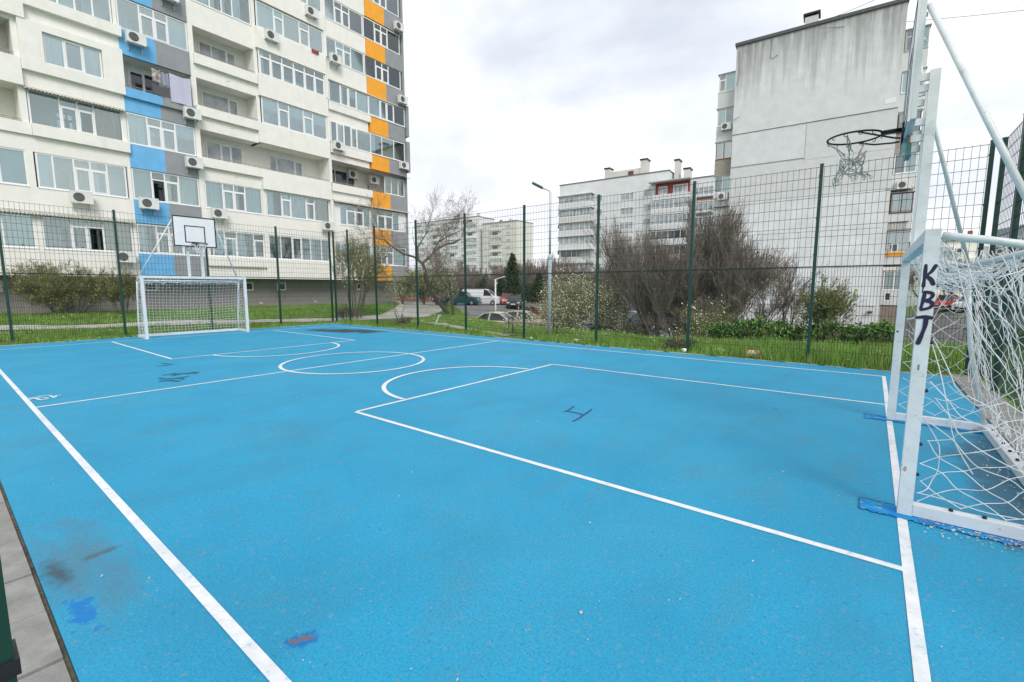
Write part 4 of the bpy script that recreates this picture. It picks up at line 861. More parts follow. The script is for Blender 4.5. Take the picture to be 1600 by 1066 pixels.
    obj('board_frame', fr, WHITE, bo)
    mk = MB(); x = -.1765
    for y0, y1, z0, z1 in ((-.645, .645, 3.10, 3.14), (-.645, .645, 4.09, 4.13), (-.645, -.61, 3.14, 4.09), (.61, .645, 3.14, 4.09), (-.31, .31, 3.24, 3.275), (-.31, .31, 3.785, 3.82), (-.31, -.275, 3.275, 3.785), (.275, .31, 3.275, 3.785)): mk.box(x - .002, x + .001, y0, y1, z0, z1)
    obj('board_lines', mk, BLACK, bo)
    hp = MB(); hz = 3.20; hx = -.56; rr = .225
    hp.tube([(hx + rr * math.cos(a), rr * math.sin(a), hz) for a in np.linspace(0, 2 * math.pi, 41)], .0095, 8)
    for s in (-1, 1): hp.tube([(hx + rr * .15, s * rr * .99, hz - .005), (hx + .16, s * .20, hz - .05), (-.25, s * .10, hz - .085), (-.2, s * .07, hz - .09)], .0085, 8)
    hp.box(hx + rr - .0, -.19, -.05, .05, hz - .012, hz + .012); hp.box(-.192, -.178, -.085, .085, hz - .12, hz + .05)
    for a in np.arange(12) * math.pi / 6 + .26:
        cx, cy = hx + rr * math.cos(a), rr * math.sin(a); hp.tube([(cx + .017 * math.cos(q) * math.sin(a), cy - .017 * math.cos(q) * math.cos(a), hz - .017 + .017 * math.sin(q)) for q in np.linspace(0, 2 * math.pi, 9)], .0035, 5)
    h_ = obj('hoop', hp, BLACK, t, True)
    tp = MB(); tp.box(-.177, -.165, -.11, .11, 3.0, 3.10) if not near else tp.box(-.152, -.112, -.12, .12, 2.93, 3.36); obj('mounting_plate', tp, TEAL if near else WHITE, t)
    hn = MB(); rg = np.random.RandomState(21)
    if near:
        A = [(hx - .225, .0), (hx - .05, -.22), (hx + .08, .21)]
        kn = [np.array((hx - .06, -.08, hz - .19)), np.array((hx - .01, -.06, hz - .16)), np.array((hx + .03, .06, hz - .20))]
        for (ax, ay), k_ in zip(A, kn):
            for q in range(3): m_ = np.array((ax, ay, hz - .02)); hn.tube([m_, (m_ + k_) / 2 + rg.randn(3) * .01, k_ + rg.randn(3) * .012], .0055, 5)
        n_ = 8; lv = 5; ring = []
        for l in range(lv):
            rad = .085 + .012 * l; ring.append([(hx - .01 + rad * math.cos(2 * math.pi * (k + .5 * (l % 2)) / n_) + rg.randn() * .02, rad * math.sin(2 * math.pi * (k + .5 * (l % 2)) / n_) + rg.randn() * .02, hz - .20 - .05 * l + .03 * math.sin(k) + rg.randn() * .012) for k in range(n_)])
        for l in range(lv - 1):
            for k in range(n_):
                for d_ in ((0, 1) if l % 2 else (0, -1)):
                    p, q = np.array(ring[l][k]), np.array(ring[l + 1][(k + d_) % n_]); hn.tube([p, (p + q) / 2 + rg.randn(3) * .012, q], .006, 5)
        for k in range(n_):
            p = np.array(ring[-1][k]); hn.tube([p, p + (.015, .005, -.05), p + (.03, .0, -.02), p], .004, 5)
        for k in range(5): p = kn[k % 3] + rg.randn(3) * .02; hn.tube([p, p + (rg.randn() * .03, rg.randn() * .03, -.08), p + (rg.randn() * .05, .03, -.17), p + (0, .01, -.10)], .004, 5)
    else:
        n_ = 12; ring = [[(hx + rd * math.cos(2 * math.pi * (k + .5 * (l % 2)) / n_), rd * math.sin(2 * math.pi * (k + .5 * (l % 2)) / n_), hz - .02 - .08 * l) for k in range(n_)] for l, rd in enumerate((.22, .17, .14, .13, .12))]
        for l in range(4):
            for k in range(n_):
                for d_ in ((0, 1) if l % 2 else (0, -1)): hn.tube([ring[l][k], ring[l + 1][(k + d_) % n_]], .0045, 4)
    obj('hoop_net', hn, CORDG if near else CORD, h_)
    if near:
        ru = MB()
        ru.box(-.136, -.128, -.252, -.212, 3.018, 3.082)
        obj('rust_streak', ru, ORANGEST, t); ru = MB(); ru.box(.038, .040, -.245, -.175, 3.03, 3.07); obj('rust_streak', ru, ORANGEST, t); ru = MB(); ru.tube([(-.16, -.125, 3.28), (-.16, -.14, 3.36), (-.13, -.14, 3.38), (-.12, -.13, 3.30)], .005, 5); obj('rust_streak', ru, ORANGEST, t)
        ink = MB(); yf = -HW - .0425
        cnt = [0]
        def st(pts, r=.010):
            v, f = ribbon2(pts, r * 1.12); cnt[0] += 1; ink.add(np.stack([v[:, 0], np.full(len(v), yf - .0004 * cnt[0]), v[:, 1]], -1), f)
        # K, B, T painted one below the other
        st([(-.022, 1.845), (-.022, 1.80), (-.024, 1.70)], .009); st([(.030, 1.842), (.010, 1.80), (-.018, 1.772)], .009); st([(-.015, 1.772), (.012, 1.745), (.026, 1.715)], .011); st([(-.024, 1.70), (-.026, 1.655)], .003)
        st([(-.012, 1.655), (-.018, 1.60), (-.026, 1.545)], .009); st([(-.012, 1.66), (.022, 1.652), (.030, 1.635), (.018, 1.612), (-.012, 1.60)], .009); st([(-.012, 1.60), (.026, 1.588), (.032, 1.565), (.012, 1.545), (-.022, 1.535)], .010)
        st([(-.042, 1.478), (.0, 1.484), (.036, 1.478)], .010); st([(.008, 1.48), (.006, 1.42), (-.006, 1.36), (-.022, 1.295)], .011)
        ink.lathe([(0, 0), (.012, .0), (0, -.001)], (-.02, HW - .0435, 1.14), 8, 'y'); gi = obj('graffiti', ink, INK, t)
        gi['label'] = 'dark blue letters K B T sprayed down the near post'
        tk = MB(); tk.box(-.012, .0, yf, yf + .002, 1.10, 1.14); obj('sticker', tk, TEAL, t)
        spots = [((.043, -HW, z), 'x') for z in (.32, .55, .95, 1.3)] + [((BD_ + .005, y, .094), 'z') for y in np.linspace(-1.3, 1.3, 10)] + [((x_, -HW, .096), 'z') for x_ in (.25, .42, .62)]
        for c_, ax_ in spots: ck = MB(); ck.lathe([(0, 0), (.013, 0), (.013, .017), (0, .022)], c_, 8, ax_); obj('net_clip', ck, BLACK, t)
    return t
CORDG = mat('weathered_cord', (.47, .455, .44), .85, var=.25, scale=30)
BOARD = mat('board_white', (.74, .75, .76), .35, var=.03, scale=5)
goal('near white goal with K B T sprayed on its post and a torn hoop net', (LX + .015, MY, 0), 0, True)
goal('distant white football goal with a neat net and a white basketball board above', (-.02, MY, 0), math.pi, False)

# ------------------------------------------------------------------ street furniture and litter
t = thing('street_lamp', 'tall pale street lamp with a green head rising just beyond the fence', 'street lamp', (9.95, 2.3, float(zg(9.95, 2.3))))
PALE = mat('pale_pole', (.52, .58, .60), .4, var=.05)
b = MB(); b.tube([(0, 0, -.2), (0, 0, 2.75), (0, 0, 2.85)], [.062, .062, .05], 14); b.tube([(0, 0, 2.85), (0, 0, 4.95)], .042, 12); b.lathe([(.062, 2.7), (.075, 2.72), (.075, 2.8), (.05, 2.86)], (0, 0, 0), 14); obj('pole', b, PALE, t, True)
ad = np.array((-.80, -.62, 0)); ad /= np.linalg.norm(ad)
b = MB(); b.tube([np.array((0, 0, 4.9)), np.array((0, 0, 5.0)) + ad * .04, np.array((0, 0, 5.10)) + ad * .30], .028, 10); ar = obj('arm', b, PALE, t, True)
b = MB(); p0 = np.array((0, 0, 5.09)) + ad * .27; p1 = np.array((0, 0, 5.26)) + ad * .62; b.bar(p0, p1, .17, .05); b.bar(p0 + (0, 0, -.03), p0 + (p1 - p0) * .95 + (0, 0, -.03), .12, .02); obj('lamp_head', b, mat('lamp_green', (.03, .12, .09), .4), t)
def wp(x, y): return (x, y, float(zg(x, y)))
t = thing('street_lamp', 'small white double lamp post standing among the parked cars', 'street lamp', (-1.2, 12.6, float(zg(-1.2, 12.6))))
z0 = -t.location.z
b = MB(); b.tube([(0, 0, 0), (0, 0, z0 + 2.25)], .05, 10); obj('pole', b, PVC, t, True)
b = MB(); b.tube([(0, 0, z0 + 2.2), (.06, .03, z0 + 2.26), (.5, .33, z0 + 2.42)], .022, 8); b.bar((.2, .13, z0 + 2.32), (.55, .37, z0 + 2.44), .10, .04); obj('arm', b, PVC, t)
b = MB(); b.lathe([(0, 1.9), (.06, 1.9), (.07, 2.02), (.02, 2.06)], (.06, .05, z0), 12); obj('lamp_head', b, STEEL, t)
# bench
t = thing('park_bench', 'green framed park bench with brown slats on the grass just beyond the fence', 'bench', (9.2, 2.35, float(zg(9.2, 2.35))), R(17))
SLAT = mat('bench_slat', (.30, .22, .17), .8, var=.25, scale=9, stretch=(.3, 4, 4))
for x in (-.85, .85):
    b = MB(); b.tube([(x, -.22, 0), (x, -.22, .44), (x, -.2, .62), (x, .1, .62), (x, .22, .60)], .02, 8); b.tube([(x, .22, 0), (x, .2, .42), (x, .26, .85)], .02, 8); b.tube([(x, -.22, .42), (x, .2, .42)], .02, 8); obj('leg', b, GREEN, t, True)
b = MB()
for k in range(4): b.box(-1.0, 1.0, -.22 + k * .11, -.13 + k * .11, .44, .475)
obj('seat', b, SLAT, t)
# red railing beyond the path, small table by the cars
t = thing('bar_railing', 'low red metal railing at the edge of the parking lot behind the leaning tree', 'railing', wp(-24.5, 24.0), R(30))
REDM = mat('red_metal', (.45, .05, .03), .5, var=.1)
b = MB()
for z in (.35, .75): b.box(-4, 4, -.03, .03, z - .06, z + .06)
for x in np.linspace(-4, 4, 6): b.box(x - .04, x + .04, -.04, .04, -.2, .8)
obj('bars', b, REDM, t)
t = thing('picnic_table', 'small dark red metal table frame under bare trees near the dark parked car', 'table', wp(7.2, 14.6), R(20))
b = MB()
for x in (-.6, .6):
    for y in (-.3, .3): b.box(x - .03, x + .03, y - .03, y + .03, 0, .7)
for y in (-.3, .3): b.box(-.63, .63, y - .031, y + .031, .64, .72)
obj('frame', b, REDM, t); b = MB(); b.box(-.7, .7, -.38, .38, .722, .76); obj('table_top', b, mat('grey_board', (.28, .28, .27), .8), t)
# litter
LW_ = mat('litter_white', (.75, .76, .78), .7, var=.1, scale=10)
def crumple(name, loc, sx, sy, sz, m, lab, seed, n_=9):
    rg = np.random.RandomState(seed); b = MB(); u = np.linspace(0, 2 * np.pi, n_, False); rows = []
    for k, ph_ in enumerate(np.linspace(-1.4, 1.4, 6)): r_ = math.cos(ph_) * (1 + .25 * rg.randn(n_)); rows.append(np.stack([r_ * np.cos(u) * sx, r_ * np.sin(u) * sy, (math.sin(ph_) + .2 * rg.randn(n_) + 1) * sz], -1))
    v = np.concatenate(rows); f = [(k * n_ + j, k * n_ + (j + 1) % n_, (k + 1) * n_ + (j + 1) % n_, (k + 1) * n_ + j) for k in range(5) for j in range(n_)]
    b.add(v, f); o = obj(name, b, m); o.location = (loc[0], loc[1], float(zg(*loc)) + .03); return tag(o, lab, 'litter')
PK = mat('crisp_packet', (.62, .55, .40), .4, col2=(.50, .03, .03), scale=9, lo=.5, hi=.56)
b = MB(); n_ = 12; uu, vv = np.meshgrid(np.linspace(-1, 1, n_), np.linspace(0, 1, 7)); bul = .035 * (1 - uu ** 4) * np.sin(vv * np.pi)
fr_ = np.stack([uu * .17, -bul, vv * .15], -1).reshape(-1, 3); bk_ = np.stack([uu * .17, bul + .004, vv * .15], -1).reshape(-1, 3)
ff = [(j * n_ + i, j * n_ + i + 1, (j + 1) * n_ + i + 1, (j + 1) * n_ + i) for j in range(6) for i in range(n_ - 1)]
b.add(fr_, ff); b.add(bk_, [q[::-1] for q in ff]); o = obj('crisp_packet', b, [PK, mat('packet_red', (.55, .03, .03), .4)]); tag(o, 'red and cream crisp packet lying against the fence bottom', 'litter'); o.location = (16.63, 1.10, .03); o.rotation_euler = (-.25, 0, .1)
pm = o.data
for p in pm.polygons: p.material_index = 1 if abs(p.center.x) > .125 else 0
crumple('paper_scrap', (15.02, 1.05), .07, .05, .05, LW_, 'crumpled white paper at the foot of a fence post by the big bare tree', 1)
crumple('plastic_bag', (15.75, 1.6), .13, .07, .05, mat('bag_film', (.55, .60, .55), .5), 'pale plastic bag in the grass right of the big bare tree', 2)
crumple('paper_scrap', (11.6, 1.35), .10, .06, .04, LW_, 'flat white paper scrap behind the fence beneath the white blossoming tree', 3)
crumple('paper_scrap', (10.0, 1.15), .05, .04, .03, LW_, 'small white paper scrap beside the fence post near the bench', 4)
b = MB(); b.bar((0, 0, 0), (.16, .1, .42), .34, .03); o = obj('board_scrap', b, LW_); o.location = wp(2.55, 3.75); tag(o, 'small leaning white panel on the grass left of the bench', 'litter')
# petals and flecks on the court
rg = np.random.RandomState(77); n_ = 1100
px_ = rg.uniform(9, 20, n_); py_ = -10.8 + rg.beta(1.1, 2.2, n_) * 9
k_ = 420; px_[:k_] = rg.normal(19.93, .10, k_); py_[:k_] = rg.uniform(-6.9, -3.5, k_); px_[k_:k_ + 160] = rg.uniform(19.2, 20, 160); py_[k_:k_ + 160] = -6.80 - np.abs(rg.normal(0, .11, 160))
ok = px_ < 20.06; px_, py_ = px_[ok], py_[ok]; n_ = len(px_)
an = rg.uniform(0, 6.3, n_); sz = rg.uniform(.0018, .0052, n_); sz[:k_ + 160] *= 1.7; b = MB(); c = np.stack([px_, py_, np.full(n_, .0135)], -1)
b.quads(c, np.stack([np.cos(an) * sz, np.sin(an) * sz, rg.randn(n_) * .001], -1), np.stack([-np.sin(an) * sz * .6, np.cos(an) * sz * .6, rg.randn(n_) * .002], -1))
struct('petals', b, mat('petal', (.72, .64, .56), .8, col2=(.34, .20, .13), scale=3), 'stuff')
# overhead cables
CAB = mat('cable_black', (.02, .02, .03), .6)
def cable(p0, p1, sag, lab):
    k = np.linspace(0, 1, 24)[:, None]; p = np.array(p0) + (np.array(p1) - np.array(p0)) * k; p[:, 2] -= sag * 4 * (k * (1 - k))[:, 0]
    b = MB(); b.tube(p, .014, 5); o = obj('overhead_cable', b, CAB); tag(o, lab, 'cable')
cable((14.3, 32.1, 21.0), (29.5, 35.6, 19.2), .15, 'thin dark cable running right across the sky from the grey gable block')
cable((14.2, 32.2, 21.5), (19.1, 16.7, 14.9), .1, 'thin dark cable rising from the roof edge of the grey gable block')

# ------------------------------------------------------------------ trees and plants
BARK = mat('bark_dark', (.085, .07, .058), .95, var=.35, scale=12, stretch=(1, 1, .3), bump=.6, bscale=30)
BARKG = mat('bark_grey', (.13, .105, .085), .95, var=.3, scale=12, stretch=(1, 1, .3))
TWIG = mat('twig_brown', (.22, .175, .145), .95, var=.25, scale=3)
TWIGR = mat('twig_reddish', (.205, .17, .145), .95, var=.25, scale=3)
TWIGG = mat('twig_green', (.22, .20, .10), .95, var=.25, scale=3)
def leafm(n_, c, v=.3): return mat(n_, c, .7, var=v, scale=2.5, detail=6)
BLOS = leafm('blossom_cream', (.85, .85, .70), .08); BLOSW = leafm('blossom_white', (.80, .79, .74), .1); YOUNG = leafm('young_leaf', (.24, .31, .07)); YOUNG2 = leafm('young_leaf_dark', (.15, .20, .06))
YOUNGY = leafm('young_leaf_yellow', (.34, .36, .09))
LEAF = leafm('hedge_leaf', (.06, .14, .025)); LEAF2 = leafm('hedge_leaf_light', (.14, .26, .04)); LEAF3 = leafm('hedge_leaf_dark', (.025, .065, .014)); NEED = leafm('needle', (.028, .055, .018)); NEED2 = leafm('needle_olive', (.06, .075, .02)); IVY = leafm('ivy', (.05, .07, .025)); BUD = leafm('bud_olive', (.15, .15, .05)); PINK = leafm('blossom_pink', (.55, .46, .45), .1)
class Tree:
    def __init__(s, seed): s.rg = random.Random(seed); s.nr = np.random.RandomState(seed); s.seg = []; s.tips = []
    def branch(s, p, d, ln, r, lvl, maxl, wander=.25, up=.08, ratio=.62, kids=(3, 5), spread=.75, nseg=5, rmin=.0035, st0=.45):
        p = np.array(p, float); d = np.array(d, float); d /= np.linalg.norm(d); st = ln / nseg
        n_k = s.rg.randint(*kids); at = sorted(s.rg.uniform(.25 if lvl else st0, 1) * nseg for _ in range(n_k))
        for i in range(nseg):
            r1 = max(rmin, r * (1 - .55 / nseg)); d = d + s.nr.randn(3) * wander * .5 + np.array((0, 0, up)); d /= np.linalg.norm(d); q = p + d * st
            s.seg.append((p, q, r, r1, lvl))
            while at and at[0] <= i + 1:
                f = at.pop(0) - i
                if lvl < maxl:
                    ax = s.nr.randn(3); ax -= ax @ d * d; ax /= np.linalg.norm(ax) + 1e-9; a = spread * s.rg.uniform(.6, 1.25)
                    s.branch(p + (q - p) * f, d * math.cos(a) + ax * math.sin(a), ln * ratio * s.rg.uniform(.7, 1.2), r1 * s.rg.uniform(.5, .72), lvl + 1, maxl, wander, up, ratio, kids, spread, max(3, nseg - 1), rmin)
            p, r = q, r1
        if lvl >= maxl - 1: s.tips += [x[1] for x in s.seg[-min(3, nseg):]]
        if lvl < maxl and lvl > 0:
            s.branch(p, d, ln * ratio * .9, r * .9, lvl + 1, maxl, wander, up, ratio, kids, spread, max(3, nseg - 1), rmin)
    def meshes(s, root, bark, twig, cut=2):
        thick = [x for x in s.seg if x[4] < cut]; thin = [x for x in s.seg if x[4] >= cut]
        b = MB(); ex = .12
        if thick:
            P0 = np.array([x[0] for x in thick]); P1 = np.array([x[1] for x in thick]); b.segs(P0, P1 + (P1 - P0) * ex, [x[2] for x in thick], [x[3] for x in thick], 7)
            obj('trunk', b, bark, root, True)
        c = MB()
        if thin:
            P0 = np.array([x[0] for x in thin]); P1 = np.array([x[1] for x in thin]); c.segs(P0, P1, [x[2] for x in thin], [x[3] for x in thin], 3)
        return c
def leaves(mb, pts, n_, size, rg, spread=.1, flat=0., midx=1, nm=1, shade=None):
    pts = np.asarray(pts); c = pts[rg.randint(0, len(pts), n_)] + rg.randn(n_, 3) * spread
    a = rg.randn(n_, 3); a /= np.linalg.norm(a, axis=1)[:, None]; bb = np.cross(a, rg.randn(n_, 3)); bb /= np.linalg.norm(bb, axis=1)[:, None] + 1e-9
    sz = size * rg.uniform(.5, 1.3, (n_, 1))
    for k in range(nm):
        mb.cm = midx + k; q = slice(k, None, nm); mb.quads(c[q], a[q] * sz[q], bb[q] * sz[q] * .65)
    mb.cm = 0
def tree(name, lab, loc, seed, stems, maxl, twigm, bark=BARK, cut=2, leaf=None, group=None, cat='tree', tipmix=1, **kw):
    t = thing(name, lab, cat, loc, 0, group); T_ = Tree(seed)
    for st in stems:
        p, d, l_, r = st[:4]; k2 = dict(kw); k2.update(st[4] if len(st) > 4 else {}); T_.branch(p, d, l_, r, 0, maxl, **k2)
    c = T_.meshes(t, bark, twigm, cut); ms = [twigm]
    if leaf:
        pts = T_.tips if tipmix else [x[1] for x in T_.seg if x[4] >= cut]
        for (n_, size, spread, mats_) in leaf:
            leaves(c, pts, n_, size, T_.nr, spread, midx=len(ms), nm=len(mats_)); ms += mats_
    obj('crown', c, ms, t)
    return t
def at(x, y): return wp(x, y)
G1 = 'bare and blossoming trees beyond the fence'
# leaning bare tree
t = thing('bare_tree', 'leaning bare tree with a curved dark trunk on the grass left of centre', 'tree', at(-2.41, 9.1), 0, G1)
T_ = Tree(41)
_rx, _ry = np.array((.787, .617, 0)), np.array((0, 0, 1.))
def PP(pts): return [np.array((0, 0, -.15)) * 0 + _rx * a + _ry * h + np.array((-.6, .78, 0)) * d for a, h, d in pts]
def limb(pts, r0, r1, kids_at=(), lv=0, L_=1.5, maxl=4, sp_=.9):
    p = PP(pts); rs = np.linspace(r0, r1, len(p))
    for i in range(len(p) - 1): T_.seg.append((p[i], p[i + 1], rs[i], rs[i + 1], lv))
    for i, f in kids_at:
        d = p[i + 1] - p[i]; ax = T_.nr.randn(3); ax[2] = abs(ax[2]); d = d / np.linalg.norm(d) + sp_ * ax / np.linalg.norm(ax)
        T_.branch(p[i] + (p[i + 1] - p[i]) * f, d, L_ * T_.rg.uniform(.7, 1.2), rs[i] * .5, 1, maxl, .35, .05, .66, (2, 5), .75, 5, .0045)
limb([(.25, -.15, 0), (.1, .15, 0), (-.5, .9, 0), (-1.0, 1.6, .1), (-1.2, 2.2, .1), (-1.25, 2.8, .1), (-1.4, 3.2, .1)], .15, .10)
limb([(-1.4, 3.2, .1), (-1.9, 3.6, 0), (-2.6, 3.8, -.1), (-3.2, 4.2, -.2), (-3.6, 4.6, -.2), (-4.2, 4.8, -.3)], .075, .02, [(0, .5), (1, .5), (2, .5), (2, .8), (3, .3), (3, .7), (4, .5)])
limb([(-1.4, 3.2, .1), (-.9, 3.7, .3), (-.35, 4.2, .4), (.1, 4.45, .5), (.55, 4.5, .5), (.9, 4.7, .5)], .085, .03, [(0, .6), (1, .4), (2, .3), (2, .8), (3, .4), (4, .2), (4, .7)], L_=1.5)
limb([(-.9, 3.7, .3), (-.4, 4.6, .5), (.1, 4.9, .6), (.7, 5.2, .7), (1.2, 5.4, .8)], .05, .015, [(0, .7), (1, .5), (2, .4), (2, .8), (3, .5)], L_=1.3)
limb([(-1.65, 3.4, 0), (-1.7, 4.2, .2), (-1.3, 4.9, .4), (-1.0, 5.4, .5), (-1.05, 5.8, .5)], .05, .012, [(0, .6), (1, .4), (1, .8), (2, .3), (2, .7), (3, .5)], L_=1.4)
limb([(-1.0, 1.6, .1), (-.7, 2.3, -.2), (-.5, 2.7, -.4)], .03, .008, [(0, .7), (1, .5)], L_=.7)
c = T_.meshes(t, BARK, TWIG, 1); leaves(c, T_.tips, 900, .024, T_.nr, .08, midx=1, nm=2); obj('crown', c, [TWIG, PINK, BUD], t)
tree('bare_tree', 'slender upright bare tree just right of the leaning tree', at(-.94, 8.33), 9, [((0, 0, -.1), (-.03, 0, 1), 2.1, .085, dict(up=.1, wander=.12))], 5, TWIG, BARK, 2, [(700, .022, .08, [PINK, BUD])], G1, up=.08, ratio=.62, kids=(3, 5), spread=.7, st0=.7)
# blossoming trees
tree('blossom_tree', 'tall thin multi stemmed tree in white blossom at the far court corner', at(-3.5, 3.4), 21, [((dx, dy, -.1), (dx * .7, dy * .7, 1), 2.3, .045) for dx, dy in ((0, 0), (.3, .1), (-.3, -.1), (.15, -.3), (-.12, .3), (.4, -.2))], 4, TWIGG, BARKG, 1, [(1700, .026, .09, [BLOSW, YOUNG]), (1500, .020, .08, [YOUNG, BUD])], G1, up=.17, ratio=.56, kids=(4, 7), spread=.55, wander=.2)
o = tree('blossom_tree', 'low spreading tree in cream blossom beside the street lamp', at(7.35, 10.0), 33, [((0, 0, -.1), (.35, .2, 1), 1.35, .13), ((0, 0, .0), (-.6, -.2, .8), 1.45, .10), ((0, 0, .1), (.1, .5, .9), 1.4, .09), ((.1, 0, 0), (.9, .6, .55), 1.6, .08), ((0, 0, .1), (-.3, .3, 1), 1.4, .08)], 5, TWIGG, BARK, 1, [(26000, .019, .09, [BLOS, BLOS, YOUNG]), (6000, .017, .1, [BLOSW, BLOSW, YOUNG])], G1, up=.015, ratio=.70, kids=(3, 6), spread=.8); o.scale = (1.2, 1.2, 1.45)
tree('blossom_tree', 'cream blossoming tree at the edge of the slope left of the dark parked car', at(8.5, 10.6), 35, [((0, 0, -.2), (.4, .1, .9), .8, .07), ((0, 0, -.1), (-.4, .2, .8), .9, .06)], 5, TWIGG, BARK, 1, [(8000, .018, .09, [BLOS, BLOS, YOUNG])], G1, up=.0, ratio=.66, kids=(3, 5), spread=.85)
for k, (x, y, hh, sd) in enumerate(((-8.0, 12.2, 1.3, 51), (-6.2, 12.6, 1.25, 52), (-9.6, 11.4, 1.35, 53), (-7.3, 12.9, 1.2, 54))):
    tree('blossom_tree', ['pale green blossoming tree directly behind the leaning trunk', 'pale green blossoming tree right of the leaning trunk', 'pale blossoming tree next to the grey corner of the tower', 'small blossoming tree in front of the red railing'][k], at(x, y), sd, [((0, 0, -.1), (.2 * math.sin(sd), .1, 1), hh, .07), ((.1, 0, -.1), (-.5, .1, 1), hh, .06)], 5, TWIGG, BARK, 1, [(6500, .022, .10, [BLOS, YOUNG2, YOUNG])], G1, up=.03, ratio=.68, kids=(3, 5), spread=.75)
# the large dense bare tree, partly ivy grown
st = [((dx, dy, -.2), (dx * .28 + .02, dy * .28, 1), 3.3 + .5 * math.sin(i * 2.1), .085) for i, (dx, dy) in enumerate(((0, 0), (.5, .2), (-.6, .1), (1.0, -.1), (-1.1, .3), (.2, .7), (-.3, -.5), (.75, .6), (1.5, .2)))]
tree('bare_tree', 'large dense brown bare tree with many upright stems and some ivy', at(11.9, 10.3), 61, st, 4, TWIGR, BARK, 1, [(2600, .035, .14, [IVY, TWIG, BUD])], G1, up=.14, ratio=.62, kids=(6, 8), spread=.46, wander=.17, nseg=6, st0=.6, rmin=.0055)
tree('bare_tree', 'grey bare tree left of the large dense brown tree', at(5.6, 18.5), 62, [((0, 0, -.2), (.02, 0, 1), 2.6, .11), ((.2, .2, -.2), (.2, .2, 1), 2.4, .07)], 5, TWIG, BARK, 2, None, G1, up=.07, ratio=.64, kids=(4, 6), spread=.6, st0=.7)
tree('bare_tree', 'thin bare tree in front of the dark parked car', at(8.3, 13.6), 63, [((0, 0, -.2), (-.05, .05, 1), 2.6, .10), ((.25, 0, -.2), (.2, .1, 1), 2.3, .06)], 5, TWIG, BARKG, 2, None, G1, up=.1, ratio=.6, kids=(3, 6), spread=.6, st0=.75)
tree('bare_tree', 'leafless tree with black trunk beside the red parked car', at(10.6, 12.0), 64, [((0, 0, -.2), (.12, 0, 1), 2.4, .085), ((.5, .4, -.2), (.1, .1, 1), 2.4, .07)], 5, TWIG, BARK, 2, [(500, .03, .1, [IVY])], G1, up=.1, ratio=.6, kids=(3, 5), spread=.55, st0=.75)
tree('bare_tree', 'bare tree leaning right out of the dense brown tree against the gable wall', at(13.0, 9.6), 65, [((0, 0, -.3), (.35, .1, 1), 2.1, .07), ((-.2, 0, -.3), (.12, .1, 1), 2.1, .06)], 5, TWIG, BARKG, 1, [(500, .02, .1, [BUD, YOUNG])], G1, up=.08, ratio=.62, kids=(4, 6), spread=.55)
tree('blossom_tree', 'small white flecked tree between the dense brown tree and the hedge', at(13.6, 7.6), 66, [((0, 0, -.3), (.5, .2, .8), 1.0, .05), ((0, 0, -.3), (.1, .1, 1), 1.1, .04), ((0, 0, -.3), (-.4, .2, .8), .9, .04)], 4, TWIGG, BARKG, 1, [(1500, .024, .10, [BLOS, YOUNG, BUD])], G1, up=.04, ratio=.7, kids=(3, 5), spread=.7)
for k, (x, y, sd, l_) in enumerate(((15.5, 8.4, 67, 1.35), (16.3, 8.3, 68, 1.5))):
    tree('bare_tree', ['thin bare sapling left of centre before the white gable wall', 'forked bare sapling right in front of the white gable wall'][k], at(x, y), sd, [((0, 0, -.3), (-.1 + .1 * k, 0, 1), l_ * 1.12, .05), ((0, 0, -.2), (.35, .1, 1), l_ * 1.05, .04)], 4, TWIG, BARK, 1, [(260, .018, .07, [BUD])], G1, up=.07, ratio=.66, kids=(3, 5), spread=.5, rmin=.0055)
# brown woods and trees further off
G2 = 'bare trees far off behind the parking lot'
FT = Tree(71); [FT.branch((dx, dy, -.3), (dx * .25, dy * .25, 1), 3.0, .10, 0, 4, .2, .14, .62, (4, 6), .45, 5, .011, .2) for dx, dy in ((0, 0), (1.2, .3), (-1.1, .5), (.4, -1.2), (-2.0, -.4), (2.1, .2))]
ft = thing('bare_tree', 'x', 'tree', (0, 0, 0), 0, G2); c = FT.meshes(ft, BARK, TWIGR, 1); obj('crown', c, TWIGR, ft)
far = [(-30, 52, 1.0), (-26, 50, .95), (-22.5, 54, 1.1), (-20, 50, .9), (-34, 46, .85), (-37, 42, .8), (-42, 44, .9), (-46, 40, .95), (-39, 50, 1.0), (-33, 56, 1.0), (-50, 50, 1.1), (-27.5, 60, 1.15), (-15, 56, .9), (-10, 58, .9), (-3, 62, .85), (3, 55, .8), (-29, 57, 1.0), (-24, 46, .8), (-18, 60, 1.0), (-36, 60, 1.1), (-44, 54, 1.1), (-12.5, 52, .8), (-17, 48, .7), (-21, 45, .65), (-26, 43.5, .7), (-14.5, 47, .7), (-30, 41, .65), (-33.5, 38, .7), (-38, 37, .7),
       (28, 42, .8), (30.5, 46, .85), (33, 41, .9), (36, 48, 1.0), (27, 50, .8), (39, 43, .9), (25.5, 56, .9), (31, 54, 1.0)]
for k, (x, y, s_) in enumerate(far):
    lab = 'bare brown tree among those behind the near goal net' if x > 20 else 'bare brown tree in the brown belt beyond the parking lot'
    o = ft if k == 0 else copy_thing(ft, (0, 0, 0), 0, lab, G2 if x < 20 else 'bare trees seen through the near goal')
    o.location = at(x, y); o.rotation_euler = (0, 0, k * 1.7); o.scale = (s_, s_, s_ * (1 + .1 * math.sin(k * 3))); o['label'] = lab
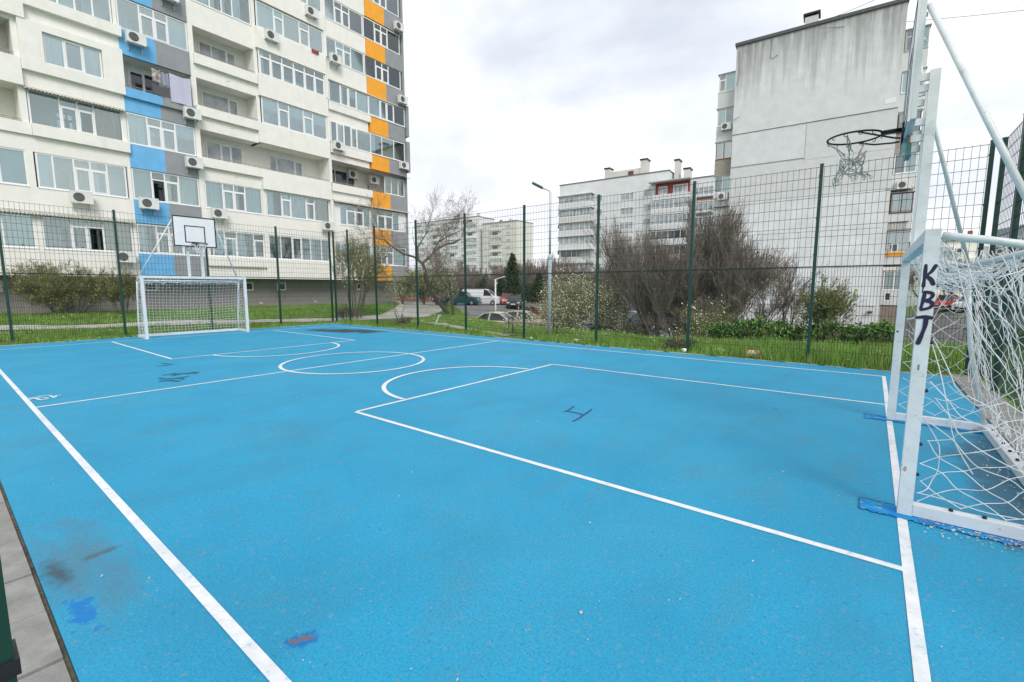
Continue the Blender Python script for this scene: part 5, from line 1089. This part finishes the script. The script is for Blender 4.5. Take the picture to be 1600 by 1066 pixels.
# conifer
FOLD = [mat('dark_green_a', (.03, .06, .02), .8, var=.3), mat('dark_green_b', (.06, .085, .03), .8, var=.3)]
for k, (x, y, w_, h_) in enumerate(((-24, 44, 3.5, 2.6), (-19.5, 42.5, 3.0, 2.2), (-29, 43, 3.5, 2.8), (-33, 41, 3.0, 2.4), (-14.5, 44.5, 3.0, 2.0))):
    t = thing('evergreen_shrub', ['wide dark evergreen shrub behind the red hatchback', 'dark evergreen shrub at the foot of the conifer', 'dark evergreen shrub behind the white van roof', 'dark evergreen shrub at the left end of the parking lot edge', 'low dark evergreen shrub right of the conifer'][k], 'shrub', at(x, y)); rg = np.random.RandomState(140 + k); b = MB(); b.segs(np.zeros((14, 3)), rg.randn(14, 3) * (w_ * .3, w_ * .3, .1) + (0, 0, h_ * .7), .05, .015, 4); obj('stem', b, BARK, t)
    c = MB(); q = rg.randn(22, 3) * (w_ * .38, w_ * .25, h_ * .2) + (0, 0, h_ * .5); leaves(c, q, 3500, .09, rg, .45, midx=0, nm=2); obj('crown', c, FOLD, t)
t = thing('conifer_tree', 'dark green conifer standing behind the small white lamp post', 'tree', at(-18.3, 36.3)); b = MB(); b.tube([(0, 0, -.2), (0, 0, 6.3)], [.16, .03], 8); obj('trunk', b, BARK, t)
rg = np.random.RandomState(5); c = MB(); pts = []
for k in range(330):
    z = .6 + 5.9 * rg.rand() ** 1.15; rad = 1.75 * (1 - (z - .4) / 6.4) ** .8 * rg.uniform(.55, 1.15); a = rg.uniform(0, 6.3); q = np.linspace(.15, 1, 6)[:, None]
    pts.append(np.concatenate([np.cos(a) * rad * q, np.sin(a) * rad * q, z + .35 * q ** 2 * rad], 1))
leaves(c, np.concatenate(pts), 9000, .085, rg, .06, midx=0, nm=2); obj('crown', c, [NEED, NEED2], t)
for k, (x, y, s_) in enumerate(((-15.6, 38.5, .62), (-21.0, 37.2, .55))): o = copy_thing(t, at(x, y), k + 1., ['smaller conifer at the right side of the dark conifer', 'smaller conifer at the left side of the dark conifer'][k]); o.scale = (s_ * 1.3, s_ * 1.3, s_)
# shrubs by the tower
def shrub(name, lab, loc, seed, w_, h_, n_st, leaf, twigm, cat='shrub', group=None, maxl=4):
    t = thing(name, lab, cat, loc, 0, group); T_ = Tree(seed)
    for k in range(n_st):
        a = T_.rg.uniform(0, 6.28); s_ = math.sqrt(T_.rg.random()); T_.branch((.12 * w_ * s_ * math.cos(a), .12 * w_ * s_ * math.sin(a), -.1), (s_ * math.cos(a) * w_ / h_ * .55, s_ * math.sin(a) * w_ / h_ * .55, 1), h_ * .52 * T_.rg.uniform(.75, 1.05), .016, 0, maxl, .2, .05, .58, (3, 6), .5, 4, .0042)
    c = T_.meshes(t, BARKG, twigm, 1); ms = [twigm]; pts = [x[1] for x in T_.seg if x[4] >= 1]
    for n_, size, spread, mats_ in leaf: leaves(c, pts, n_, size, T_.nr, spread, midx=len(ms), nm=len(mats_)); ms += mats_
    obj('crown', c, ms, t); return t
shrub('round_shrub', 'big round olive shrub coming into leaf below the tower at left', at(-10.6, -7.1), 81, 4.4, 2.5, 26, [(8500, .024, .07, [YOUNG, YOUNGY, YOUNG2, BUD])], TWIGG)
shrub('upright_shrub', 'narrow yellowish shrub left of the distant goal', at(-8.8, -5.5), 82, 1.5, 2.2, 11, [(2400, .023, .06, [YOUNGY, BUD])], TWIGG)
shrub('upright_shrub', 'dry brown shrub behind the fence at the far court corner', at(-2.6, 2.2), 83, 1.0, 1.1, 10, [(160, .02, .06, [BUD])], TWIG, maxl=3)
shrub('upright_shrub', 'tuft of thin bare saplings on the path edge right of the tower corner', at(-1.2, 4.6), 84, 1.3, 2.2, 4, [(30, .02, .06, [BUD])], TWIG, maxl=2)
shrub('upright_shrub', 'dry tangled weed at the foot of the fence post beside the bare tree', at(14.7, 1.75), 85, .9, .5, 16, [(350, .02, .06, [BUD, YOUNG2])], TWIG, maxl=3)
shrub('upright_shrub', 'tangled grey weed behind a fence post near the tower corner', at(2.2, 2.1), 87, 1.1, .6, 14, [(260, .02, .06, [BUD, YOUNG2])], TWIG, maxl=3)
shrub('leafy_shrub', 'tall fresh green shrub rising above the hedge right of a fence post', at(17.75, 7.5), 86, 1.0, 2.3, 9, [(1500, .032, .07, [LEAF2, YOUNG, LEAF])], TWIGG)
def bush(lab, loc, seed, rx, ry, h_, n_):
    t = thing('hedge_bush', lab, 'bush', loc, 0, 'hedge bushes before the gable block'); rg = np.random.RandomState(seed); T_ = Tree(seed)
    for k in range(9): a = T_.rg.uniform(0, 6.3); T_.branch((.2 * math.cos(a), .2 * math.sin(a), -.1), (math.cos(a) * rx / h_ * .8, math.sin(a) * ry / h_ * .8, 1), h_ * .5, .014, 0, 3, .25, .05, .6, (3, 5), .6, 4, .004)
    c = T_.meshes(t, BARKG, TWIGG, 1); lob = rg.randn(16, 3) * np.array((rx * .42, ry * .42, h_ * .17)) + (0, 0, h_ * .52); lr = rg.uniform(.16, .36, 16) * h_
    pts = np.concatenate([lob[k] + (lambda v: v / np.linalg.norm(v, axis=1)[:, None])(rg.randn(60, 3)) * lr[k] * rg.uniform(.5, 1.1, (60, 1)) for k in range(16)]); pts[:, 2] = np.maximum(pts[:, 2], .03)
    leaves(c, pts, n_, .038, rg, .05, midx=1, nm=3); sh = rg.randn(40, 3) * (rx * .5, ry * .5, .03); sh[:, 2] = h_ * rg.uniform(.75, 1.2, 40)
    q = (np.repeat(sh, 8, 0)); q[:, 2] -= np.tile(np.linspace(0, .3, 8), 40); leaves(c, q, int(n_ * .18), .032, rg, .03, midx=2, nm=1)
    obj('crown', c, [TWIGG, LEAF3, LEAF2, LEAF], t)
for k, (x, y, rx, h_, lab) in enumerate(((14.6, 6.5, .75, .85, 'dark hedge bush at the left end of the row, beside the dense brown tree'), (15.5, 6.7, .7, .95, 'hedge bush under the left bare sapling'), (16.3, 6.9, .75, 1.0, 'hedge bush under the forked sapling'), (17.0, 7.2, .6, .85, 'hedge bush just left of the fence post before the gable wall'), (18.0, 6.9, .65, .95, 'hedge bush at the foot of the tall fresh green shrub'), (18.6, 7.0, .6, .75, 'low hedge bush at the right end of the row'), (19.1, 6.3, .35, 1.0, 'thin light green bush nearest the near goal post'), (21.9, 8.2, .7, 1.1, 'bright green bush seen through the near goal net'))):
    bush(lab, at(x, y), 90 + k, rx, .55, h_ * .66, 3000)

# ------------------------------------------------------------------ grass
GR = [mat('grass_a', (.15, .31, .04), .7, var=.2, scale=.8), mat('grass_b', (.23, .40, .055), .7, var=.2, scale=.8), mat('grass_c', (.10, .22, .03), .7, var=.2, scale=.8), mat('grass_dry', (.32, .28, .12), .8, var=.2, scale=.8)]
PL = np.array(PATH); KL = np.array(KERB)
def dseg(x, y, pl):
    d = np.full(len(x), 1e9)
    for a, c in zip(pl[:-1], pl[1:]):
        v = c - a; u = np.clip(((x - a[0]) * v[0] + (y - a[1]) * v[1]) / (v @ v), 0, 1); d = np.minimum(d, np.hypot(x - a[0] - u * v[0], y - a[1] - u * v[1]))
    return d
def grass(name, n_, x0, x1, y0, y1, h_, keep, seed, wd=.008, dry=.13):
    rg = np.random.RandomState(seed); x = rg.uniform(x0, x1, n_); y = rg.uniform(y0, y1, n_)
    pw = np.interp(y, [-16, -1, 2.2, 5, 9], [.55, .6, .85, 1.4, 1.7]); k = keep(x, y) & (dseg(x, y, PL) > pw * rg.uniform(.9, 1.05, n_)) & (dseg(x, y, KL) > .24 * rg.uniform(.6, 1.1, n_))
    cl = np.sin(x * 1.7 + 2 * np.sin(y * 1.3)) * np.sin(y * 2.1 + x * .6) + .5 * np.sin(x * 5.1) * np.sin(y * 4.3); k &= rg.rand(n_) < .72 + .3 * cl
    x, y, cl = x[k], y[k], cl[k]; n_ = len(x); z = zg(x, y) - .01
    hh = h_(x, y) * rg.uniform(.45, 1.25, n_) * (1 + .35 * cl); a = rg.uniform(0, 6.3, n_); le = rg.uniform(.1, .6, n_) * hh; la = rg.uniform(0, 6.3, n_)
    w_ = wd * rg.uniform(.6, 1.4, n_); B0 = np.stack([x - np.cos(a) * w_, y - np.sin(a) * w_, z], -1); B1 = np.stack([x + np.cos(a) * w_, y + np.sin(a) * w_, z], -1)
    Tp = np.stack([x + np.cos(la) * le, y + np.sin(la) * le, z + hh], -1); v = np.stack([B0, B1, Tp], 1).reshape(-1, 3); f = np.arange(n_ * 3).reshape(-1, 3)
    mi = rg.choice(4, n_, p=[.36, .22, .42 - dry, dry]); b = MB()
    b.v = [v]; b.f = [f]; b.m = [mi]; b.n = len(v); return struct(name, b, GR, 'stuff')
def hfar(x, y): return np.where(y < 1.9, .20, .12) + .10 * sm(13, 17, x)
grass('grass', 150000, -1.8, 21, .80, 11, hfar, lambda x, y: y < np.interp(x, [-2, 4.6, 8.2, 12.7, 15, 20], [11, 9, 7, 5.3, 4.6, 6.2]), 1)
grass('grass', 120000, -13, -1.35, -12, 9, lambda x, y: np.where(x > -2.6, .13, .15), lambda x, y: ~((x > -2.2) & (y > .8)), 2, .012)
grass('grass', 40000, -9, -1.8, 5, 15, lambda x, y: .16 + 0 * x, lambda x, y: y > -1, 3, .014)
grass('grass', 26000, 20.55, 26, -5, 9, lambda x, y: .14 + 0 * x, lambda x, y: y > -9, 4, .007)
rg = np.random.RandomState(9); n_ = 1400; x = rg.uniform(-12, 20, n_); y = np.where(x < -2.3, rg.uniform(-10, 5, n_), rg.uniform(1.3, 6, n_)); k = (dseg(x, y, PL) > 1.2); x, y = x[k], y[k]; z = zg(x, y) + .13
b = MB(); leaves(b, np.stack([x, y, z], -1), len(x), .016, rg, .01, midx=0, nm=2); struct('wild_flowers', b, [mat('dandelion', (.65, .50, .03), .7), mat('daisy', (.7, .7, .65), .7)], 'stuff')

# ------------------------------------------------------------------ parked cars
TYRE = mat('tyre', (.015, .015, .015), .9); RIM = mat('rim', (.45, .46, .47), .35, metal=.6); CGL = mat('car_glass', (.02, .026, .03), .05, spec=.8); LAMP = mat('headlamp', (.6, .62, .64), .15); TAIL = mat('tail_lamp', (.45, .02, .02), .25); TRIM = mat('car_trim', (.02, .02, .02), .6); PLATE = mat('plate', (.7, .7, .7), .5)
PROF = {
 'hatch': dict(L=4.0, W=1.72, sh=[(-2.0, .35), (-1.98, .62), (-1.85, .80), (-1.0, .92), (-.75, .95), (1.75, .98), (1.93, .85), (1.98, .45)], roof=[(-.78, .95), (-.15, 1.40), (.35, 1.47), (1.15, 1.44), (1.78, .98)]),
 'sedan': dict(L=4.5, W=1.76, sh=[(-2.25, .35), (-2.22, .60), (-2.05, .76), (-1.0, .90), (-.8, .92), (1.45, .96), (2.18, .93), (2.24, .5)], roof=[(-.85, .92), (-.1, 1.38), (.4, 1.43), (.95, 1.38), (1.62, .96)]),
 'suv': dict(L=4.5, W=1.85, sh=[(-2.25, .45), (-2.22, .8), (-2.05, .98), (-1.15, 1.06), (-.95, 1.08), (2.05, 1.1), (2.2, 1.0), (2.24, .5)], roof=[(-1.0, 1.08), (-.35, 1.6), (.2, 1.68), (1.75, 1.64), (2.1, 1.1)]),
 'van': dict(L=4.9, W=1.95, sh=[(-2.45, .42), (-2.42, .85), (-2.2, 1.02), (-1.75, 1.12), (-1.6, 1.16), (2.4, 1.2), (2.44, 1.0), (2.45, .45)], roof=[(-1.65, 1.16), (-.9, 1.85), (-.4, 1.97), (2.3, 1.97), (2.42, 1.2)])}
def car(kind, paint, lab, loc, rz):
    P_ = PROF[kind]; W2 = P_['W'] / 2; t = thing('parked_car' if kind != 'van' else 'parked_van', lab, 'van' if kind == 'van' else 'car', loc, rz, 'vehicles in the parking lot'); b = MB()
    sh = P_['sh']; x = np.array([p[0] for p in sh]); zt = np.array([p[1] for p in sh]); fx = np.linspace(x[0], x[-1], 25); fz = np.interp(fx, x, zt)
    ins = .10 * np.clip((np.abs(fx) - (P_['L'] / 2 - .6)) / .6, 0, 1) ** 2
    wx = (P_['L'] / 2 - .82, -(P_['L'] / 2 - .85)); zb = np.full(25, .24)
    for w0 in wx: arch = .36 ** 2 - (fx - w0) ** 2; zb = np.maximum(zb, np.where(arch > 0, .30 + np.sqrt(np.maximum(arch, 0)), .24))
    rows = []
    for s in (-1, 1):
        rows += [np.stack([fx, s * (W2 - ins - .04), zb], -1), np.stack([fx, s * (W2 - ins), np.maximum(zb + .02, zb * .4 + fz * .6)], -1), np.stack([fx, s * (W2 - ins - .05), fz - .03], -1), np.stack([fx, s * (W2 - ins - .14), fz], -1)]
    v = np.concatenate(rows); i = np.arange(24)
    for a, c in ((0, 1), (1, 2), (2, 3), (3, 7), (7, 6), (6, 5), (5, 4), (4, 0)): b.add(v, np.stack([a * 25 + i, a * 25 + i + 1, c * 25 + i + 1, c * 25 + i], -1))
    for e in (0, 24): b.add(v, [(e, 25 + e, 125 + e, 100 + e), (25 + e, 50 + e, 150 + e, 125 + e), (50 + e, 75 + e, 175 + e, 150 + e)])
    rf = P_['roof']; n_ = len(rf); W3 = W2 - .12
    up = lambda z: W3 - .20 * max(0, z - rf[0][1]) / .55
    rv = []
    for s in (-1, 1): rv += [(px, s * up(pz), pz + .002) for px, pz in rf]
    b.add(rv, [(k, k + 1, n_ + k + 1, n_ + k) for k in (1, 2)])
    b.add(rv, [(k, n_ + k, n_ + k + 1, k + 1) for k in (0, n_ - 2)]) if False else None
    for s in (0, 1):        # pillars
        for k, q in ((0, 1), (n_ - 2, n_ - 1)): b.bar(rv[s * n_ + k], rv[s * n_ + q], .07, .06)
        mid_ = rv[s * n_ + 2]; b.bar((mid_[0] + .12, mid_[1], mid_[2]), (mid_[0] + .2, (W3) * (-1, 1)[s], rf[0][1]), .08, .05)
        b.bar(rv[s * n_ + 1], rv[s * n_ + 2], .07, .05); b.bar(rv[s * n_ + 2], rv[s * n_ + 3], .07, .05)
    if kind == 'van':
        for s in (0, 1): b.add([rv[s * n_ + 2], rv[s * n_ + 3], rv[s * n_ + 4], (rf[2][0], rv[s * n_ + 4][1], rf[4][1])], [(0, 1, 2, 3)])
    obj('body', b, paint, t)
    g_ = MB(); e_ = .012
    cg = [(p[0], p[1] * .985, p[2] - e_) for p in rv]; g_.add(cg, [(0, n_, n_ + 1, 1), (n_ - 2, 2 * n_ - 2, 2 * n_ - 1, n_ - 1)]); 
    for s in (0, 1):
        o_ = s * n_; lowf = (rf[0][0] + .0, cg[o_][1], rf[0][1]); g_.add([cg[o_ + k] for k in range(n_)], [(0, 1, 2, 3), (0, 3, 4, 4)][:1]); g_.add([cg[o_], cg[o_ + 3], cg[o_ + 4]], [(0, 1, 2)])
    obj('glass', g_, CGL, t)
    for w0 in wx:
        for s in (-1, 1):
            w_ = MB(); w_.lathe([(.20, -.09), (.30, -.085), (.315, -.05), (.315, .05), (.30, .085), (.20, .09)], (w0, s * (W2 - .10), .315), 18, 'y'); w_ = obj('wheel', w_, TYRE, t, True)
            r_ = MB(); r_.lathe([(0, s * .07), (.06, s * .08), (.19, s * .085), (.21, s * .06)], (w0, s * (W2 - .10), .315), 14, 'y'); obj('rim', r_, RIM, w_)
    xf, xr = -P_['L'] / 2, P_['L'] / 2
    for s in (-1, 1):
        q = MB(); z_ = np.interp(xf + .12, x, zt); q.box(xf + .03, xf + .25, s * (W2 - .45), s * (W2 - .13), z_ - .20, z_ - .06); obj('headlight', q, LAMP, t)
        q = MB(); q.box(xr - .16, xr + .015, s * (W2 - .36), s * (W2 - .12), .68, .90 if kind != 'van' else 1.2); obj('tail_light', q, TAIL, t)
        q = MB(); q.box(rf[0][0] + .10, rf[0][0] + .22, s * (W2 - .05), s * (W2 + .14), rf[0][1] + .02, rf[0][1] + .15); obj('mirror', q, paint, t)
    q = MB(); q.box(xf - .015, xf + .05, -.55, .55, .30, .48); q.box(xr - .05, xr + .012, -.6, .6, .30, .42); obj('bumper_trim', q, TRIM, t)
    q = MB(); q.box(xf - .03, xf - .016, -.26, .26, .42, .53); q.box(xr + .013, xr + .02, -.26, .26, .55, .66); obj('number_plate', q, PLATE, t)
    return t
def paint(n_, c): return mat('paint_' + n_, c, .25, var=.03, spec=.6)
PT = {k: paint(k, v) for k, v in dict(white=(.70, .72, .74), navy=(.015, .03, .06), black=(.012, .014, .017), red=(.45, .025, .02), silver=(.42, .44, .46), cream=(.62, .57, .46), blue=(.05, .22, .38), teal=(.02, .07, .08), royal=(.02, .09, .28), maroon=(.22, .02, .03), pale=(.50, .58, .64)).items()}
CARS = [('suv', 'navy', -22.8, 28.6, 115, 'dark blue off roader at the left end of the far parked row'), ('van', 'white', -19.4, 31.6, 205, 'white van parked behind the dark blue off roader'), ('suv', 'teal', -20.6, 29.4, 205, 'dark teal estate in front of the white van'), ('hatch', 'red', -17.2, 33.9, 130, 'bright red hatchback behind the row to the right of the white van'), ('hatch', 'black', -12.6, 29.6, 120, 'black hatchback right of the white van'),
        ('suv', 'black', -30.5, 47.5, 100, 'black off roader far back in the parking lot'), ('sedan', 'silver', -22.8, 40.0, 150, 'silver saloon behind the red hatchback'), ('sedan', 'cream', -.15, 11.9, 200, 'cream saloon half hidden by the grass bank'), ('hatch', 'cream', .23, 14.2, 205, 'cream hatchback in front of the lamp post blossom'), ('hatch', 'maroon', -1.6, 18.6, 170, 'dark red hatchback beside the cream hatchback'),
        ('hatch', 'blue', 4.3, 12.4, 35, 'light blue hatchback under the cream blossoming tree'), ('sedan', 'teal', 6.3, 11.9, 60, 'dark green saloon under the cream blossoming tree'), ('van', 'white', 2.4, 17.7, 20, 'white van behind the cream blossoming tree'), ('hatch', 'silver', -8.0, 46.9, 195, 'silver hatchback farthest right in the back row'), ('sedan', 'silver', -11.5, 45.5, 195, 'silver saloon in the back row behind blossom'), ('suv', 'pale', -14.0, 42.5, 195, 'pale grey off roader in the back row near the fence post'),
        ('sedan', 'navy', 4.1, 22.8, 60, 'dark saloon by the small red table frame'), ('hatch', 'silver', 4.0, 25.3, 250, 'silver hatchback with red tail lights behind the red table frame'), ('suv', 'royal', 3.1, 29.7, 60, 'royal blue off roader among the bare trunks'), ('hatch', 'red', 3.3, 33.6, 60, 'red hatchback seen through the dense brown tree'), ('van', 'pale', 2.2, 38.6, 255, 'pale van with tall red tail lights behind the red hatchback'), ('sedan', 'black', 8.0, 31.6, 60, 'black saloon right of the big bare tree stems'), ('hatch', 'black', 7.0, 29.0, 60, 'black hatchback in deep shade behind the big bare tree'),
        ('hatch', 'white', 25.6, 44.0, 70, 'white hatchback seen through the near goal'), ('sedan', 'pale', 27.4, 45.0, 70, 'pale blue saloon seen through the near goal, right of the white hatchback'), ('sedan', 'red', 24.6, 50.0, 80, 'red car roof seen through the near goal behind the white hatchback')]
for kind, pc, x, y, rz, lab in CARS: car(kind, PT[pc], lab, wp(x, y), R(rz))
